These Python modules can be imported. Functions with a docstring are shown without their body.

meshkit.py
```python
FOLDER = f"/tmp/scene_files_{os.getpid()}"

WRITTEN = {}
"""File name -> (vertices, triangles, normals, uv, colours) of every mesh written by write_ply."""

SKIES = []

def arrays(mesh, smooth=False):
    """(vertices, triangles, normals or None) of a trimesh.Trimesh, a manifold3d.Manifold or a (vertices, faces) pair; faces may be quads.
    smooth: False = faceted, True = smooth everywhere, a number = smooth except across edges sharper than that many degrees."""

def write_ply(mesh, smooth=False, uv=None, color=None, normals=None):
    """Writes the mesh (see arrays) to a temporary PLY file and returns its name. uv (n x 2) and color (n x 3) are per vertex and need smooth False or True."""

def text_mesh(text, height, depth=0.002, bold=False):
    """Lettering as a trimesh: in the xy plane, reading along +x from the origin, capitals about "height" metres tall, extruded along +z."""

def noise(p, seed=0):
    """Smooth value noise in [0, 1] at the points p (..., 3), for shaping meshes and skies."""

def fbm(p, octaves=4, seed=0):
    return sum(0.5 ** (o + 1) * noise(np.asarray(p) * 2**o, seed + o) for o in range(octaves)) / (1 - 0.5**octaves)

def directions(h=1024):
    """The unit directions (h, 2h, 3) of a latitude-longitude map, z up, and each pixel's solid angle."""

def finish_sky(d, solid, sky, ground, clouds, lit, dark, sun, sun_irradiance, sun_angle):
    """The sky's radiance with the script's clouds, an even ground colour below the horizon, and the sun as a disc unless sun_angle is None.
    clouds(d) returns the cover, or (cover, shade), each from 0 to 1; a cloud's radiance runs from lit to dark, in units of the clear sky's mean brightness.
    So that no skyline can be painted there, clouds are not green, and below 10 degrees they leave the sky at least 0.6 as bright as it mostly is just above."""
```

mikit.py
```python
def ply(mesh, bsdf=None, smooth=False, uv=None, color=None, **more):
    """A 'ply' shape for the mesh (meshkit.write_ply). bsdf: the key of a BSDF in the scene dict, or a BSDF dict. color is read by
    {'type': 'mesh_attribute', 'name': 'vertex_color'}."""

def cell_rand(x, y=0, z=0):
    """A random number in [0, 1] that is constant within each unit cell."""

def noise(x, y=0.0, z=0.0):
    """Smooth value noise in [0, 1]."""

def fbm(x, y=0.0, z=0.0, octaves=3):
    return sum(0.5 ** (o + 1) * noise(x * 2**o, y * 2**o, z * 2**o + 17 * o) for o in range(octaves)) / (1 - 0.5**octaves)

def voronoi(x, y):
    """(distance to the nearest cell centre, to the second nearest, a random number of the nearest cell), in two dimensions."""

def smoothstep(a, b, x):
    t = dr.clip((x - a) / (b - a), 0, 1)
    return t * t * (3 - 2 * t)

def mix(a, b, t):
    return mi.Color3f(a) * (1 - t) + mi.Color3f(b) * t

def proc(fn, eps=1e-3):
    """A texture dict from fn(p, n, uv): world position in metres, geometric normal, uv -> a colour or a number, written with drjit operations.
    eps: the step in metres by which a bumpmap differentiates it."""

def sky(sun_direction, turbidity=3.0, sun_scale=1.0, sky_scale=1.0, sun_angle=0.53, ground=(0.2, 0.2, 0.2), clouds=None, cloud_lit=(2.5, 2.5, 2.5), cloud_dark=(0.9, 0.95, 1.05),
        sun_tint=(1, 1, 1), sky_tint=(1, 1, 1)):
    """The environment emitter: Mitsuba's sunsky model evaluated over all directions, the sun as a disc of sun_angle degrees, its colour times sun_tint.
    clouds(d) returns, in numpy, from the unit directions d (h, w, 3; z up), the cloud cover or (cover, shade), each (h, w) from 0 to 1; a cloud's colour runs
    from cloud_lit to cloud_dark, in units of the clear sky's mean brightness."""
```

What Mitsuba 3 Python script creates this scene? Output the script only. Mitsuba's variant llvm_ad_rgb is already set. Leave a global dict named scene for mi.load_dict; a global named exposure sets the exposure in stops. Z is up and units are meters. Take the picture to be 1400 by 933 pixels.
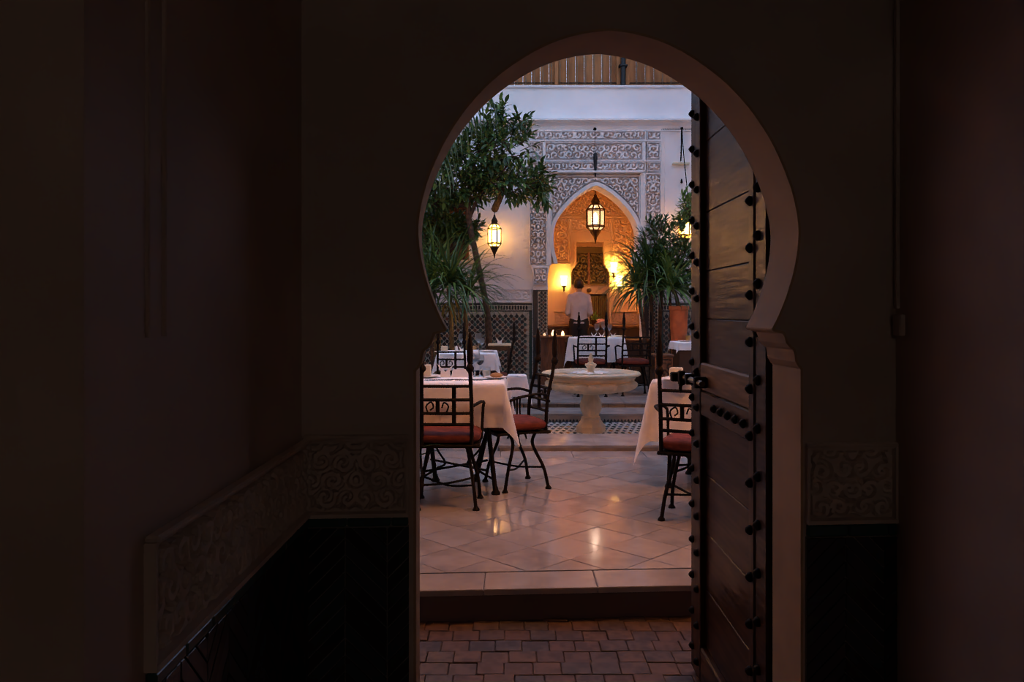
import math, numpy as np, trimesh, mitsuba as mi, mikit, meshkit, drjit as dr
import manifold3d as m3
from shapely.geometry import Polygon, box as sbox, Point
from shapely.ops import unary_union
from scipy.spatial import cKDTree
from mikit import noise, fbm, cell_rand, smoothstep, mix, proc
T = mi.ScalarTransform4f
scene, labels = {}, {}
RNG = np.random.default_rng(7)

# ------------------------------------------------------------------ camera, sky, exposure
CAM_Z, F_PX, HOR = 1.24, 1100.0, 425.0
scene['camera'] = {'type': 'perspective', 'fov': math.degrees(2 * math.atan(700 / F_PX)), 'fov_axis': 'x',
                   'principal_point_offset_y': (466.5 - HOR) / 933, 'near_clip': 0.02, 'far_clip': 200.0,
                   'to_world': T().look_at(origin=[0, 0, CAM_Z], target=[0, 1, CAM_Z], up=[0, 0, 1])}
scene['sky'] = mikit.sky([0.35, -0.9, 0.45], turbidity=4.0, sun_scale=0.0, sky_scale=9.4, ground=(0.15, 0.13, 0.12), sky_tint=(.82, 1.05, 1.46),
                        clouds=lambda d: (np.full(d.shape[:2], .42), np.zeros(d.shape[:2])), cloud_lit=(.82, 1.05, 1.46))
exposure = 0.22
WARM, AMBER = np.array([1.0, 0.60, 0.24]), np.array([1.0, 0.46, 0.12])

# ------------------------------------------------------------------ bookkeeping
USED = set()
def num(k):
    n, i = k, 0
    while n in USED:
        i += 1; n = f'{k}_{i:03d}'
    USED.add(n); return n
def tag(k, label=None, cat=None, group=None, kind=None):
    d = {a: b for a, b in (('label', label), ('category', cat), ('group', group), ('kind', kind)) if b}
    if d: labels[k] = d
    return k
def thing(name, label, cat, group=None):
    return tag(num(name), label, cat, group)
def add(name, mesh, bsdf, label=None, cat=None, group=None, kind=None, smooth=False, **more):
    k = num(name); scene[k] = mikit.ply(mesh, bsdf, smooth=smooth, **more)
    return tag(k, label, cat, group, kind)
def part(par, name, mesh, bsdf, smooth=False, label=None, kind=None, **more):
    return add(par + '__' + name, mesh, bsdf, label=label, kind=kind, smooth=smooth, **more)
def putply(name, d, tw=None, label=None, cat=None, group=None, kind=None):
    k = num(name); scene[k] = dict(d, to_world=tw) if tw is not None else dict(d)
    return tag(k, label, cat, group, kind)
def TR(x, y, z, rz=0.0):
    return T().translate([float(x), float(y), float(z)]) @ T().rotate([0, 0, 1], float(rz))
def PX(u, Y): return (u - 700) / F_PX * Y
def PZ(v, Y): return CAM_Z - (v - HOR) / F_PX * Y

# ------------------------------------------------------------------ mesh helpers: a mesh is (v, f)
def join(ms):
    vs, fs, n = [], [], 0
    for v, f in ms:
        vs.append(v); fs.append(np.asarray(f) + n); n += len(v)
    return np.vstack(vs), np.vstack(fs)
def mv(m, x=0, y=0, z=0, rz=0.0, s=1.0, rx=0.0, ry=0.0):
    v = np.asarray(m[0], float) * s
    for ax, a in ((0, rx), (1, ry), (2, rz)):
        if a:
            c, q = math.cos(math.radians(a)), math.sin(math.radians(a)); i, j = [(1, 2), (2, 0), (0, 1)][ax]
            w = v.copy(); w[:, i] = c * v[:, i] - q * v[:, j]; w[:, j] = q * v[:, i] + c * v[:, j]; v = w
    return v + np.array([x, y, z], float), m[1]
BOXF = np.array([[0, 2, 1], [0, 3, 2], [4, 5, 6], [4, 6, 7], [0, 1, 5], [0, 5, 4], [1, 2, 6], [1, 6, 5], [2, 3, 7], [2, 7, 6], [3, 0, 4], [3, 4, 7]])
def box(x0, x1, y0, y1, z0, z1, b=0.0):
    if b <= 0:
        return np.array([[x0, y0, z0], [x1, y0, z0], [x1, y1, z0], [x0, y1, z0], [x0, y0, z1], [x1, y0, z1], [x1, y1, z1], [x0, y1, z1]], float), BOXF
    p = []
    for x, sx in ((x0, 1), (x1, -1)):
        for y, sy in ((y0, 1), (y1, -1)):
            for z, sz in ((z0, 1), (z1, -1)):
                p += [[x + sx * b, y + sy * b, z], [x + sx * b, y, z + sz * b], [x, y + sy * b, z + sz * b]]
    h = trimesh.convex.convex_hull(np.array(p)); return np.array(h.vertices), np.array(h.faces)
def prism(poly, z0, z1, ch=0.0):
    """convex polygon, counterclockwise, with a chamfered top edge"""
    p = np.asarray(poly, float); n = len(p)
    c = p.mean(0); d = p - c; r = np.linalg.norm(d, axis=1, keepdims=True)
    q = c + d * (1 - np.minimum(ch * 1.3 / r, .4))
    v = np.vstack([np.c_[p, np.full(n, z0)], np.c_[p, np.full(n, z1 - ch)], np.c_[q, np.full(n, z1)]])
    f = []
    for k in range(2 if ch > 0 else 1):
        for i in range(n):
            j = (i + 1) % n; a, b = k * n, (k + 1) * n
            f += [[a + i, a + j, b + j], [a + i, b + j, b + i]]
    t = (2 if ch > 0 else 1) * n
    f += [[t, t + i, t + i + 1] for i in range(1, n - 1)]
    return v[:3 * n if ch > 0 else 2 * n], np.array(f)
def tube(pts, r, n=7, closed=False):
    p = np.asarray(pts, float); m = len(p); r = np.broadcast_to(np.asarray(r, float), (m,))
    t = np.gradient(p, axis=0) if not closed else np.roll(p, -1, 0) - np.roll(p, 1, 0)
    t /= np.linalg.norm(t, axis=1, keepdims=True) + 1e-12
    a = np.cross(t[0], [0, 0, 1.0] if abs(t[0][2]) < .9 else [1.0, 0, 0]); a /= np.linalg.norm(a)
    v, ang = [], np.arange(n) * 2 * np.pi / n
    for i in range(m):
        a = a - t[i] * (a @ t[i]); a /= np.linalg.norm(a) + 1e-12; b = np.cross(t[i], a)
        v.append(p[i] + r[i] * (np.cos(ang)[:, None] * a + np.sin(ang)[:, None] * b))
    v = np.vstack(v); f = []
    for i in range(m if closed else m - 1):
        i2 = (i + 1) % m
        for k in range(n):
            k2 = (k + 1) % n
            f += [[i * n + k, i * n + k2, i2 * n + k2], [i * n + k, i2 * n + k2, i2 * n + k]]
    if not closed:
        v = np.vstack([v, p[0], p[-1]]); q = len(v) - 2
        for k in range(n):
            k2 = (k + 1) % n
            f += [[q, k2, k], [q + 1, (m - 1) * n + k, (m - 1) * n + k2]]
    return v, np.array(f)
def curve(pts, n=10):
    p = np.asarray(pts, float); q = np.vstack([2 * p[0] - p[1], p, 2 * p[-1] - p[-2]]); out = []
    for i in range(1, len(q) - 2):
        for t in np.linspace(0, 1, n, endpoint=False):
            out.append(.5 * (2 * q[i] + (q[i + 1] - q[i - 1]) * t + (2 * q[i - 1] - 5 * q[i] + 4 * q[i + 1] - q[i + 2]) * t ** 2 + (3 * q[i] - q[i - 1] - 3 * q[i + 1] + q[i + 2]) * t ** 3))
    return np.array(out + [p[-1]])
def lathe(prof, n=24, lobes=None, caps=(True, True)):
    p = np.asarray(prof, float); a = np.arange(n) * 2 * np.pi / n; v = []
    for i, (r, z) in enumerate(p):
        rr = r * (np.ones(n) if lobes is None else lobes(a, i))
        v.append(np.c_[rr * np.cos(a), rr * np.sin(a), np.full(n, z)])
    v = np.vstack(v); f = []
    for i in range(len(p) - 1):
        for k in range(n):
            k2 = (k + 1) % n
            f += [[i * n + k, i * n + k2, (i + 1) * n + k2], [i * n + k, (i + 1) * n + k2, (i + 1) * n + k]]
    v = np.vstack([v, [0, 0, p[0][1]], [0, 0, p[-1][1]]]); q = len(v) - 2; b = (len(p) - 1) * n
    for k in range(n):
        k2 = (k + 1) % n
        f += ([[q, k2, k]] if caps[0] else []) + ([[q + 1, b + k, b + k2]] if caps[1] else [])
    return v, np.array(f)
def ball(r=1.0, sub=2, sc=(1, 1, 1)):
    m = trimesh.creation.icosphere(subdivisions=sub, radius=1.0); return np.array(m.vertices) * np.array(sc) * r, np.array(m.faces)
def extr(poly, y0, t):
    """shapely polygon in (x, z) -> solid from y0 to y0 + t"""
    out = []
    for g in getattr(poly, 'geoms', [poly]):
        if g.area < 1e-9: continue
        m = trimesh.creation.extrude_polygon(g, t, engine='earcut'); v = np.array(m.vertices)
        out.append((np.c_[v[:, 0], y0 + v[:, 2], v[:, 1]], np.array(m.faces)[:, ::-1]))
    return join(out)
def seg(a, b, ra, rb):
    return tube(np.array([a, b], float), [ra, rb], 8)

def leaf(L, wd, droop=.3, n=4, fold=.25):
    t = np.linspace(0, 1, n + 1); w = wd * np.sin(np.pi * np.clip(t * .92 + .06, 0, 1)) ** .8; w[-1] = 0
    x = L * t; z = -droop * L * t ** 2
    v = np.vstack([np.c_[x, -w / 2, z + fold * w / 2], np.c_[x, 0 * w, z], np.c_[x, w / 2, z + fold * w / 2]]); m = n + 1; f = []
    for i in range(n):
        for a in (0, m): f += [[a + i, a + i + 1, a + m + i + 1], [a + i, a + m + i + 1, a + m + i]]
    return v, np.array(f)
def orient(m, p, d, roll=0.0):
    d = np.asarray(d, float); d = d / np.linalg.norm(d); up = np.array([0, 0, 1.0]) if abs(d[2]) < .95 else np.array([0, 1.0, 0])
    b = np.cross(up, d); b /= np.linalg.norm(b); c = np.cross(d, b); cr, sr = math.cos(roll), math.sin(roll)
    b, c = b * cr + c * sr, c * cr - b * sr
    return m[0] @ np.array([d, b, c]) + np.asarray(p), m[1]

# ------------------------------------------------------------------ materials
def rgb(c): return {'type': 'rgb', 'value': [float(x) for x in c]}
def pr(name, col, rough=.6, spec=.4, metallic=0.0, bump=None, bs=.002, eps=1e-3, **k):
    b = {'type': 'principled', 'base_color': proc(col) if callable(col) else rgb(col), 'roughness': rough, 'specular': spec, 'metallic': metallic, **k}
    if bump is not None: b = {'type': 'bumpmap', 'arbitrary': proc(bump, eps), 'scale': bs, 'bsdf': b}
    scene[name] = {'type': 'twosided', 'bsdf': b}
    return name
def blotch(a, b, s, o=0.0):
    a, b = [float(x) for x in a], [float(x) for x in b]
    return lambda p, n, uv: mix(a, b, smoothstep(.3, .7, fbm(p.x * s + o, p.y * s + 3.1, p.z * s + 7.7)))
pr('m_hall', blotch((.34, .255, .205), (.43, .325, .265), 3.0), .55)
pr('m_hall_stucco', blotch((.40, .30, .24), (.48, .37, .30), 6.0), .7)
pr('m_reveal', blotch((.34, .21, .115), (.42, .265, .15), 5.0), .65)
pr('m_white', blotch((.72, .71, .71), (.79, .78, .78), 1.3), .75)
pr('m_stucco', blotch((.72, .69, .68), (.79, .76, .75), 2.0), .8)
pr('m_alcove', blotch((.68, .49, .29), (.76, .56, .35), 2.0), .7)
def marble(o):
    def fn(p, n, uv):
        w = fbm(p.x * 5 + o, p.y * 5, p.z * 5 + o, 4)
        vein = smoothstep(.06, .0, dr.abs(fbm(p.x * 3 + o * 2, p.y * 3 + w, p.z * 3, 4) - .5)) * .20
        c = mix((.225 + .035 * math.sin(o), .20 + .03 * math.sin(o), .183 + .027 * math.sin(o)), (.31, .275, .25), smoothstep(.3, .7, w))
        return mix(c, (.22, .19, .175), vein)
    return fn
for i in range(4): pr(f'm_marble{i}', marble(1.7 * i + .3), .11, .55)
pr('m_slab', marble(9.2), .14, .5)
pr('m_slab_side', blotch((.26, .20, .16), (.34, .27, .22), 8.0), .6)
pr('m_grout', (.15, .115, .095), .8)
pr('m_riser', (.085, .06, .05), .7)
for i, c in enumerate([(.060, .036, .027), (.052, .036, .031), (.066, .040, .027), (.046, .037, .036)]):
    pr(f'm_brick{i}', blotch(np.array(c) * .75, np.array(c) * 1.2, 22.0, i * 3.0), .6, .22, bump=lambda p, n, uv: fbm(p.x * 60, p.y * 60, p.z * 60), bs=.004)
pr('m_fountain', blotch((.56, .42, .26), (.68, .54, .35), 7.0), .4, .4)
pr('m_iron', (.008, .006, .005), .6, .08)
pr('m_black', (.008, .010, .011), .55)
pr('m_bronze', (.05, .032, .018), .45, .5, metallic=.6)
pr('m_steel', (.13, .09, .055), .4, metallic=1.0)
def woodfn(a, b, sx, sy, sz):
    def fn(p, n, uv):
        g = fbm(p.x * sx, p.y * sy, p.z * sz, 4); r = noise(p.x * sx * 4, p.y * sy * 4, p.z * sz * 4)
        return mix(a, b, smoothstep(.25, .75, g * .75 + r * .25))
    return fn
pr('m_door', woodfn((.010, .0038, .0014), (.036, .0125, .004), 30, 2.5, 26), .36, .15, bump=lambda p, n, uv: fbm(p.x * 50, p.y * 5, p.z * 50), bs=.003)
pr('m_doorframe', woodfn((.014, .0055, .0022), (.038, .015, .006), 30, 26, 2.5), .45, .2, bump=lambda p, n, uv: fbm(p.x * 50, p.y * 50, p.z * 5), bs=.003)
pr('m_wood', woodfn((.085, .034, .014), (.18, .075, .032), 14, 14, 3), .4, .5)
pr('m_darkwood', (.035, .016, .009), .4, .5)
pr('m_fence', woodfn((.20, .075, .022), (.34, .14, .045), 16, 16, 1.5), .7)
pr('m_rod', (.17, .10, .055), .7)
pr('m_cloth', blotch((.84, .81, .79), (.88, .85, .83), 30.0), .85, .2)
pr('m_napkin', (.84, .78, .72), .85, .2)
pr('m_cushion', blotch((.085, .020, .014), (.13, .030, .020), 20.0), .8, .25)
pr('m_tblack', (.012, .014, .016), .18, .6)
pr('m_tink', blotch((.010, .014, .018), (.022, .024, .028), 12.0), .22, .6)
pr('m_tgreen', (.018, .05, .045), .2, .6)
pr('m_tdark', (.02, .025, .03), .25, .5)
pr('m_twhite', blotch((.27, .26, .21), (.37, .35, .29), 25.0), .3, .5)
pr('m_tred', (.10, .035, .02), .25, .5)
pr('m_tblue', (.055, .085, .14), .22, .5)
pr('m_bed', (.46, .45, .42), .3, .5)
pr('m_wornwood', woodfn((.07, .034, .014), (.16, .082, .036), 30, 2.5, 26), .5, .3)
pr('m_tochre', (.30, .15, .05), .25, .5)
pr('m_terracotta', blotch((.50, .125, .04), (.60, .17, .055), 9.0), .7)
pr('m_leaf', blotch((.028, .066, .020), (.062, .12, .035), 5.0), .40, .45)
pr('m_leaf2', blotch((.075, .15, .035), (.13, .23, .055), 5.0), .42, .45)
pr('m_leafyellow', (.20, .14, .03), .6)
pr('m_trunk', blotch((.045, .026, .015), (.085, .052, .032), 25.0), .85)
pr('m_trunkpale', blotch((.08, .055, .022), (.15, .105, .042), 20.0), .85)
pr('m_shirt', blotch((.50, .45, .45), (.56, .51, .51), 8.0), .85, .2)
pr('m_trousers', (.012, .011, .012), .8)
pr('m_skin', (.36, .20, .13), .55)
pr('m_hair', (.010, .008, .007), .5)
pr('m_ceramic', (.78, .74, .69), .25, .5)
pr('m_cream', (.72, .60, .40), .6)
pr('m_bread', (.40, .22, .09), .8)
pr('m_silver', (.10, .09, .09), .3, metallic=.8)
pr('m_lattice', (.115, .085, .032), .6)
pr('m_flower', (.70, .42, .38), .7)
pr('m_pink', blotch((.42, .05, .07), (.60, .20, .22), 40.0), .6)
pr('m_drink', (.55, .22, .03), .2)
scene['m_glass'] = {'type': 'thindielectric', 'int_ior': 1.5}
scene['m_crystal'] = {'type': 'dielectric', 'int_ior': 1.5}
scene['m_water'] = {'type': 'thindielectric', 'int_ior': 1.33}
def emit(c): return {'type': 'area', 'radiance': rgb(c)}

# ------------------------------------------------------------------ carved stucco: a height field of scrolls with real depth
def relief(x0, x1, z0, z1, yf, depth=.03, pitch=.055, res=.0095, seed=1, border=.012, mask=None, cell=2.2, mirror=True):
    nx, nz = max(8, int((x1 - x0) / res)), max(6, int((z1 - z0) / res))
    X, Z = np.meshgrid(np.linspace(x0, x1, nx + 1), np.linspace(z0, z1, nz + 1))
    cx = (x0 + x1) / 2; W, H = x1 - x0, z1 - z0
    ex, ez = (np.abs(X - cx) if mirror and W > 3 * pitch else X - x0), Z - z0
    g = pitch * cell; r = np.random.default_rng(seed)
    gx, gz = np.meshgrid(np.arange(-g, W + 2 * g, g), np.arange(-g, H + 2 * g, g * .9)); gx[::2] += g / 2
    s = np.c_[gx.ravel(), gz.ravel()] + r.uniform(-.16, .16, (gx.size, 2)) * g
    hand, ph = r.choice([-1, 1], len(s)), r.uniform(0, 6.28, len(s))
    d, i = cKDTree(s).query(np.c_[ex.ravel(), ez.ravel()], k=2)
    i0 = i[:, 0]; dx, dz = ex.ravel() - s[i0, 0], ez.ravel() - s[i0, 1]
    th = np.arctan2(dz, dx); val = np.cos(hand[i0] * th + 2 * np.pi * d[:, 0] / pitch + ph[i0])
    leaf = .55 * np.cos(th * 3 + d[:, 0] / pitch * 5)
    rim = np.clip(1 - np.abs(d[:, 1] - d[:, 0]) / (pitch * .28), 0, 1)
    h = np.clip((val + .35 * leaf + .12) * 2.6 + .5, 0, 1); h = np.maximum(h, np.clip((rim - .35) * 4, 0, 1) * (np.cos(th * 5 + ph[i0]) > -.5))
    h = h.reshape(X.shape)
    e = np.minimum(np.minimum(X - x0, x1 - X), np.minimum(Z - z0, z1 - Z))
    h = np.where(e < border, 1.0, np.where(e < border + pitch * .22, 0.0, h))
    v = np.c_[X.ravel(), (yf + depth * (1 - h)).ravel(), Z.ravel()]
    q = np.arange((nx + 1) * (nz + 1)).reshape(nz + 1, nx + 1)
    a, b, c, dd = q[:-1, :-1].ravel(), q[:-1, 1:].ravel(), q[1:, 1:].ravel(), q[1:, :-1].ravel()
    if mask is not None:
        k = mask((X[:-1, :-1] + X[1:, 1:]).ravel() / 2, (Z[:-1, :-1] + Z[1:, 1:]).ravel() / 2); a, b, c, dd = a[k], b[k], c[k], dd[k]
    return v, np.vstack([np.c_[a, b, c], np.c_[a, c, dd]])
def zellige(x0, x1, z0, z1, yf, cell):
    """pieces of a star mosaic, standing proud of their white bed: colour -> mesh"""
    out = {'m_tblack': [], 'm_tgreen': [], 'm_tochre': [], 'm_tblue': [], 'm_tred': []}; r = np.random.default_rng(3)
    def piece(cx, cz, ra, rb, n, a0, m):
        a = np.arange(2 * n) * np.pi / n + a0; rr = np.where(np.arange(2 * n) % 2, rb, ra)
        if cx - ra < x0 or cx + ra > x1 or cz - ra < z0 or cz + ra > z1: return
        k = 2 * n; v = np.vstack([np.c_[cx + rr * np.cos(a), np.full(k, yf), cz + rr * np.sin(a)], np.c_[cx + rr * .9 * np.cos(a), np.full(k, yf - .004), cz + rr * .9 * np.sin(a)], [[cx, yf - .004, cz]]])
        f = []
        for i in range(k):
            j = (i + 1) % k; f += [[i, j, k + j], [i, k + j, k + i], [k + i, k + j, 2 * k]]
        out[m].append((v, np.array(f)))
    for i in range(int((x1 - x0) / cell) + 1):
        for j in range(int((z1 - z0) / cell) + 1):
            cx, cz = x0 + i * cell, z0 + j * cell
            piece(cx, cz, .40 * cell, .33 * cell, 4, 0, 'm_tblack')
            piece(cx + cell / 2, cz + cell / 2, .37 * cell, .31 * cell, 4, .39, ['m_tgreen', 'm_tblack', 'm_tred'][(i + j) % 3])
            piece(cx + cell / 2, cz, .12 * cell, .11 * cell, 2, 0, ['m_tochre', 'm_tblue'][(i + j) % 2])
            piece(cx, cz + cell / 2, .12 * cell, .11 * cell, 2, 0, ['m_tblue', 'm_tochre'][(i + j) % 2])
    return {k: join(v) for k, v in out.items() if v}

# ================================================================== THE DARK HALL AND ITS ARCHED DOORWAY
AL = math.atan(.067); DX, DY = math.cos(AL), math.sin(AL); FLX, FLY = -.2333, 1.86
def W(m):
    """door-wall frame (s along the wall, t through it, z) -> world"""
    v = m[0]; return np.c_[FLX + v[:, 0] * DX - v[:, 1] * DY, FLY + v[:, 0] * DY + v[:, 1] * DX, v[:, 2]], m[1]
FZ = -.14
def arch_outline():
    c, zc = .4675, 1.446
    an = np.radians([0, 15, 33, 52, 67, 80, 93, 109, 122.5]); rr = [.457, .450, .439, .435, .438, .447, .457, .459, .4645]
    t = np.linspace(0, an[-1], 60); from_ = np.interp(t, an, rr)
    from scipy.interpolate import PchipInterpolator
    r = PchipInterpolator(an, rr)(t)
    p = np.c_[c + r * np.sin(t), zc + r * np.cos(t)]
    low = np.array([[.884, 1.190], [.889, 1.178], [.893, 1.165], [.901, 1.156], [.910, 1.150], [.914, 1.136], [.916, 1.120], [.922, 1.110], [.929, 1.103], [.929, FZ - .01]])
    right = np.vstack([p, low]); left = right[::-1].copy(); left[:, 0] = 2 * c - left[:, 0]
    return np.vstack([right, left[:-1]])
opening = Polygon(arch_outline()).buffer(0)
wall = sbox(-3.6, FZ - .02, 4.8, 8.5).difference(opening)
add('wall_front', W(extr(wall, 0, .164)), 'm_hall', 'dark brown plastered wall pierced by the horseshoe arch doorway', kind='structure')
ring = opening.buffer(.0).exterior
rv = np.array(opening.exterior.coords)[:-1]
def reveal_strip():
    n = len(rv); c = np.array([.4675, 1.0]); q = rv - np.sign(rv - c) * 0.0
    v = np.vstack([np.c_[q[:, 0], np.full(n, -.003), q[:, 1]], np.c_[q[:, 0], np.full(n, .167), q[:, 1]]])
    f = []
    for i in range(n):
        j = (i + 1) % n
        if rv[i, 1] < FZ and rv[j, 1] < FZ: continue
        f += [[i, j, n + j], [i, n + j, n + i]]
    return v, np.array(f)
thick = opening.difference(opening.buffer(-.006))
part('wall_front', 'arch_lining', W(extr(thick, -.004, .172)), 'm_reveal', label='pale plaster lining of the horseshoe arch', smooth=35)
# plaster, carved friezes and herringbone tile dado
CL = W((np.array([[-.245, 0, 0]]), None))[0][0]; CR = W((np.array([[1.16, 0, 0]]), None))[0][0]
LX, RX = -.482, CR[0]
add('wall_left', join([box(LX - .25, LX, .895, 1.95, FZ, 2.7), box(LX - .2, LX + .006, .895, 1.455, FZ, 2.7)]), 'm_hall', 'plain dark brown plaster wall on the left of the hall', kind='structure')
add('wall_hall_far_left', join([box(-1.9, -1.7, -3, .95, FZ, 2.7), box(-1.8, LX - .2, .895, 1.1, FZ, 2.7)]), 'm_hall', kind='structure')
add('wall_right', box(RX, RX + .2, -3, CR[1] + .06, FZ, 2.7), 'm_hall', 'plain dark brown plaster wall on the right of the hall', kind='structure')
add('wall_back', box(-1.9, RX + .2, -3.2, -3, FZ, 2.7), 'm_hall', kind='structure')
add('ceiling', box(-1.9, RX + .2, -3.2, 1.9, 2.6, 2.7), 'm_hall', kind='structure')
add('floor_hall', join([box(-1.9, RX + .2, -3.2, 2.0, FZ - .2, FZ - .004), box(-3.3, 4.3, 1.9, 3.7, FZ - .2, FZ - .012)]), 'm_grout', 'dark bedding under the brick paving', kind='structure')
def herring(w, h, L=.135, B=.027, seed=0):
    """bricks of a herringbone in the rectangle w x h, as convex polygons"""
    R = sbox(0, 0, w, h); out = []; c = math.sqrt(.5)
    for i in range(-2, int(w / (L * c)) + 3):
        for j in range(-6, int(h / (B / c)) + 8):
            x, z = i * L * c, j * B / c
            s = 1 if i % 2 == 0 else -1
            dx, dz = L * c, s * L * c; nx, nz = 0, B / c
            z0 = z - (L * c if s < 0 else 0) * 0 + (0 if s > 0 else L * c)
            q = Polygon([(x, z0), (x + dx, z0 + dz), (x + dx, z0 + dz + nz), (x, z0 + nz)]).buffer(-.0013, join_style=2).intersection(R)
            if q.area > 1e-4 and q.geom_type == 'Polygon':
                p = np.array(q.exterior.coords)[:-1]; a = np.sum(p[:, 0] * np.roll(p[:, 1], -1) - np.roll(p[:, 0], -1) * p[:, 1])
                out.append(p if a > 0 else p[::-1])
    return out
def panel_place(m, mode, s0):
    """panel frame (x right, z up, y towards the back) -> door wall or left wall"""
    v = m[0]
    if mode == 'W': return W((np.c_[v[:, 0] + s0, v[:, 1], v[:, 2]], m[1]))
    return np.c_[LX + .006 - v[:, 1] , s0 + v[:, 0], v[:, 2]], m[1]
for wkey, mode, s0, wd, zt, zb, zl in (('wall_front', 'W', -.245, .240, .945, .7707, .745), ('wall_front', 'W', .936, .222, .915, .736, .701), ('wall_left', 'L', 1.04, .805, .938, .775, .748)):
    part(wkey, 'carved_frieze', panel_place(relief(0, wd, zb, zt, -.012, .011, .024, .0026, seed=5 + int(s0 * 10), border=.007, cell=2.0), mode, s0), 'm_hall_stucco', label='carved plaster frieze', smooth=False)
    fr = [box(0, wd, -.020, 0, zt, zt + .010, .003), box(0, wd, -.018, 0, zb - .004, zb + .005), box(0, .006, -.016, 0, zb, zt), box(wd - .006, wd, -.016, 0, zb, zt)]
    part(wkey, 'frieze_moulding', panel_place(join(fr), mode, s0), 'm_hall_stucco')
    k, x = 0, 0.0
    while x < wd - .01:
        b = min(.10, wd - x)
        part(wkey, 'trim_tile', panel_place(box(x + .001, x + b - .001, -.016, 0, zl + .001, zb - .005, .004), mode, s0), 'm_tgreen'); x += .10
    part(wkey, 'dado_bed', panel_place(box(0, wd, -.004, 0, FZ, zl), mode, s0), 'm_grout')
    r = np.random.default_rng(11)
    for p in herring(wd, zl - FZ - .004):
        m = prism(p, .003, .010 + r.uniform(-.0012, .0012), .0012); v = m[0]
        part(wkey, 'dado_tile', panel_place((np.c_[v[:, 0], -v[:, 2], v[:, 1] + FZ], m[1]), mode, s0), ['m_tblack', 'm_tink', 'm_tdark'][int(r.integers(3))])
# slim plaster mouldings that end high on the side walls
for y in (1.05, 1.10): part('wall_left', 'moulding', tube([[LX + .004, y, 1.205], [LX + .004, y, 2.6]], .0065, 10), 'm_hall', smooth=40)
part('wall_right', 'moulding', join([box(RX - .008, RX, CR[1] - .020, CR[1] - .008, 1.245, 2.6), box(RX - .014, RX, CR[1] - .05, CR[1] - .012, 1.18, 1.232, .003)]), 'm_hall')

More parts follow.
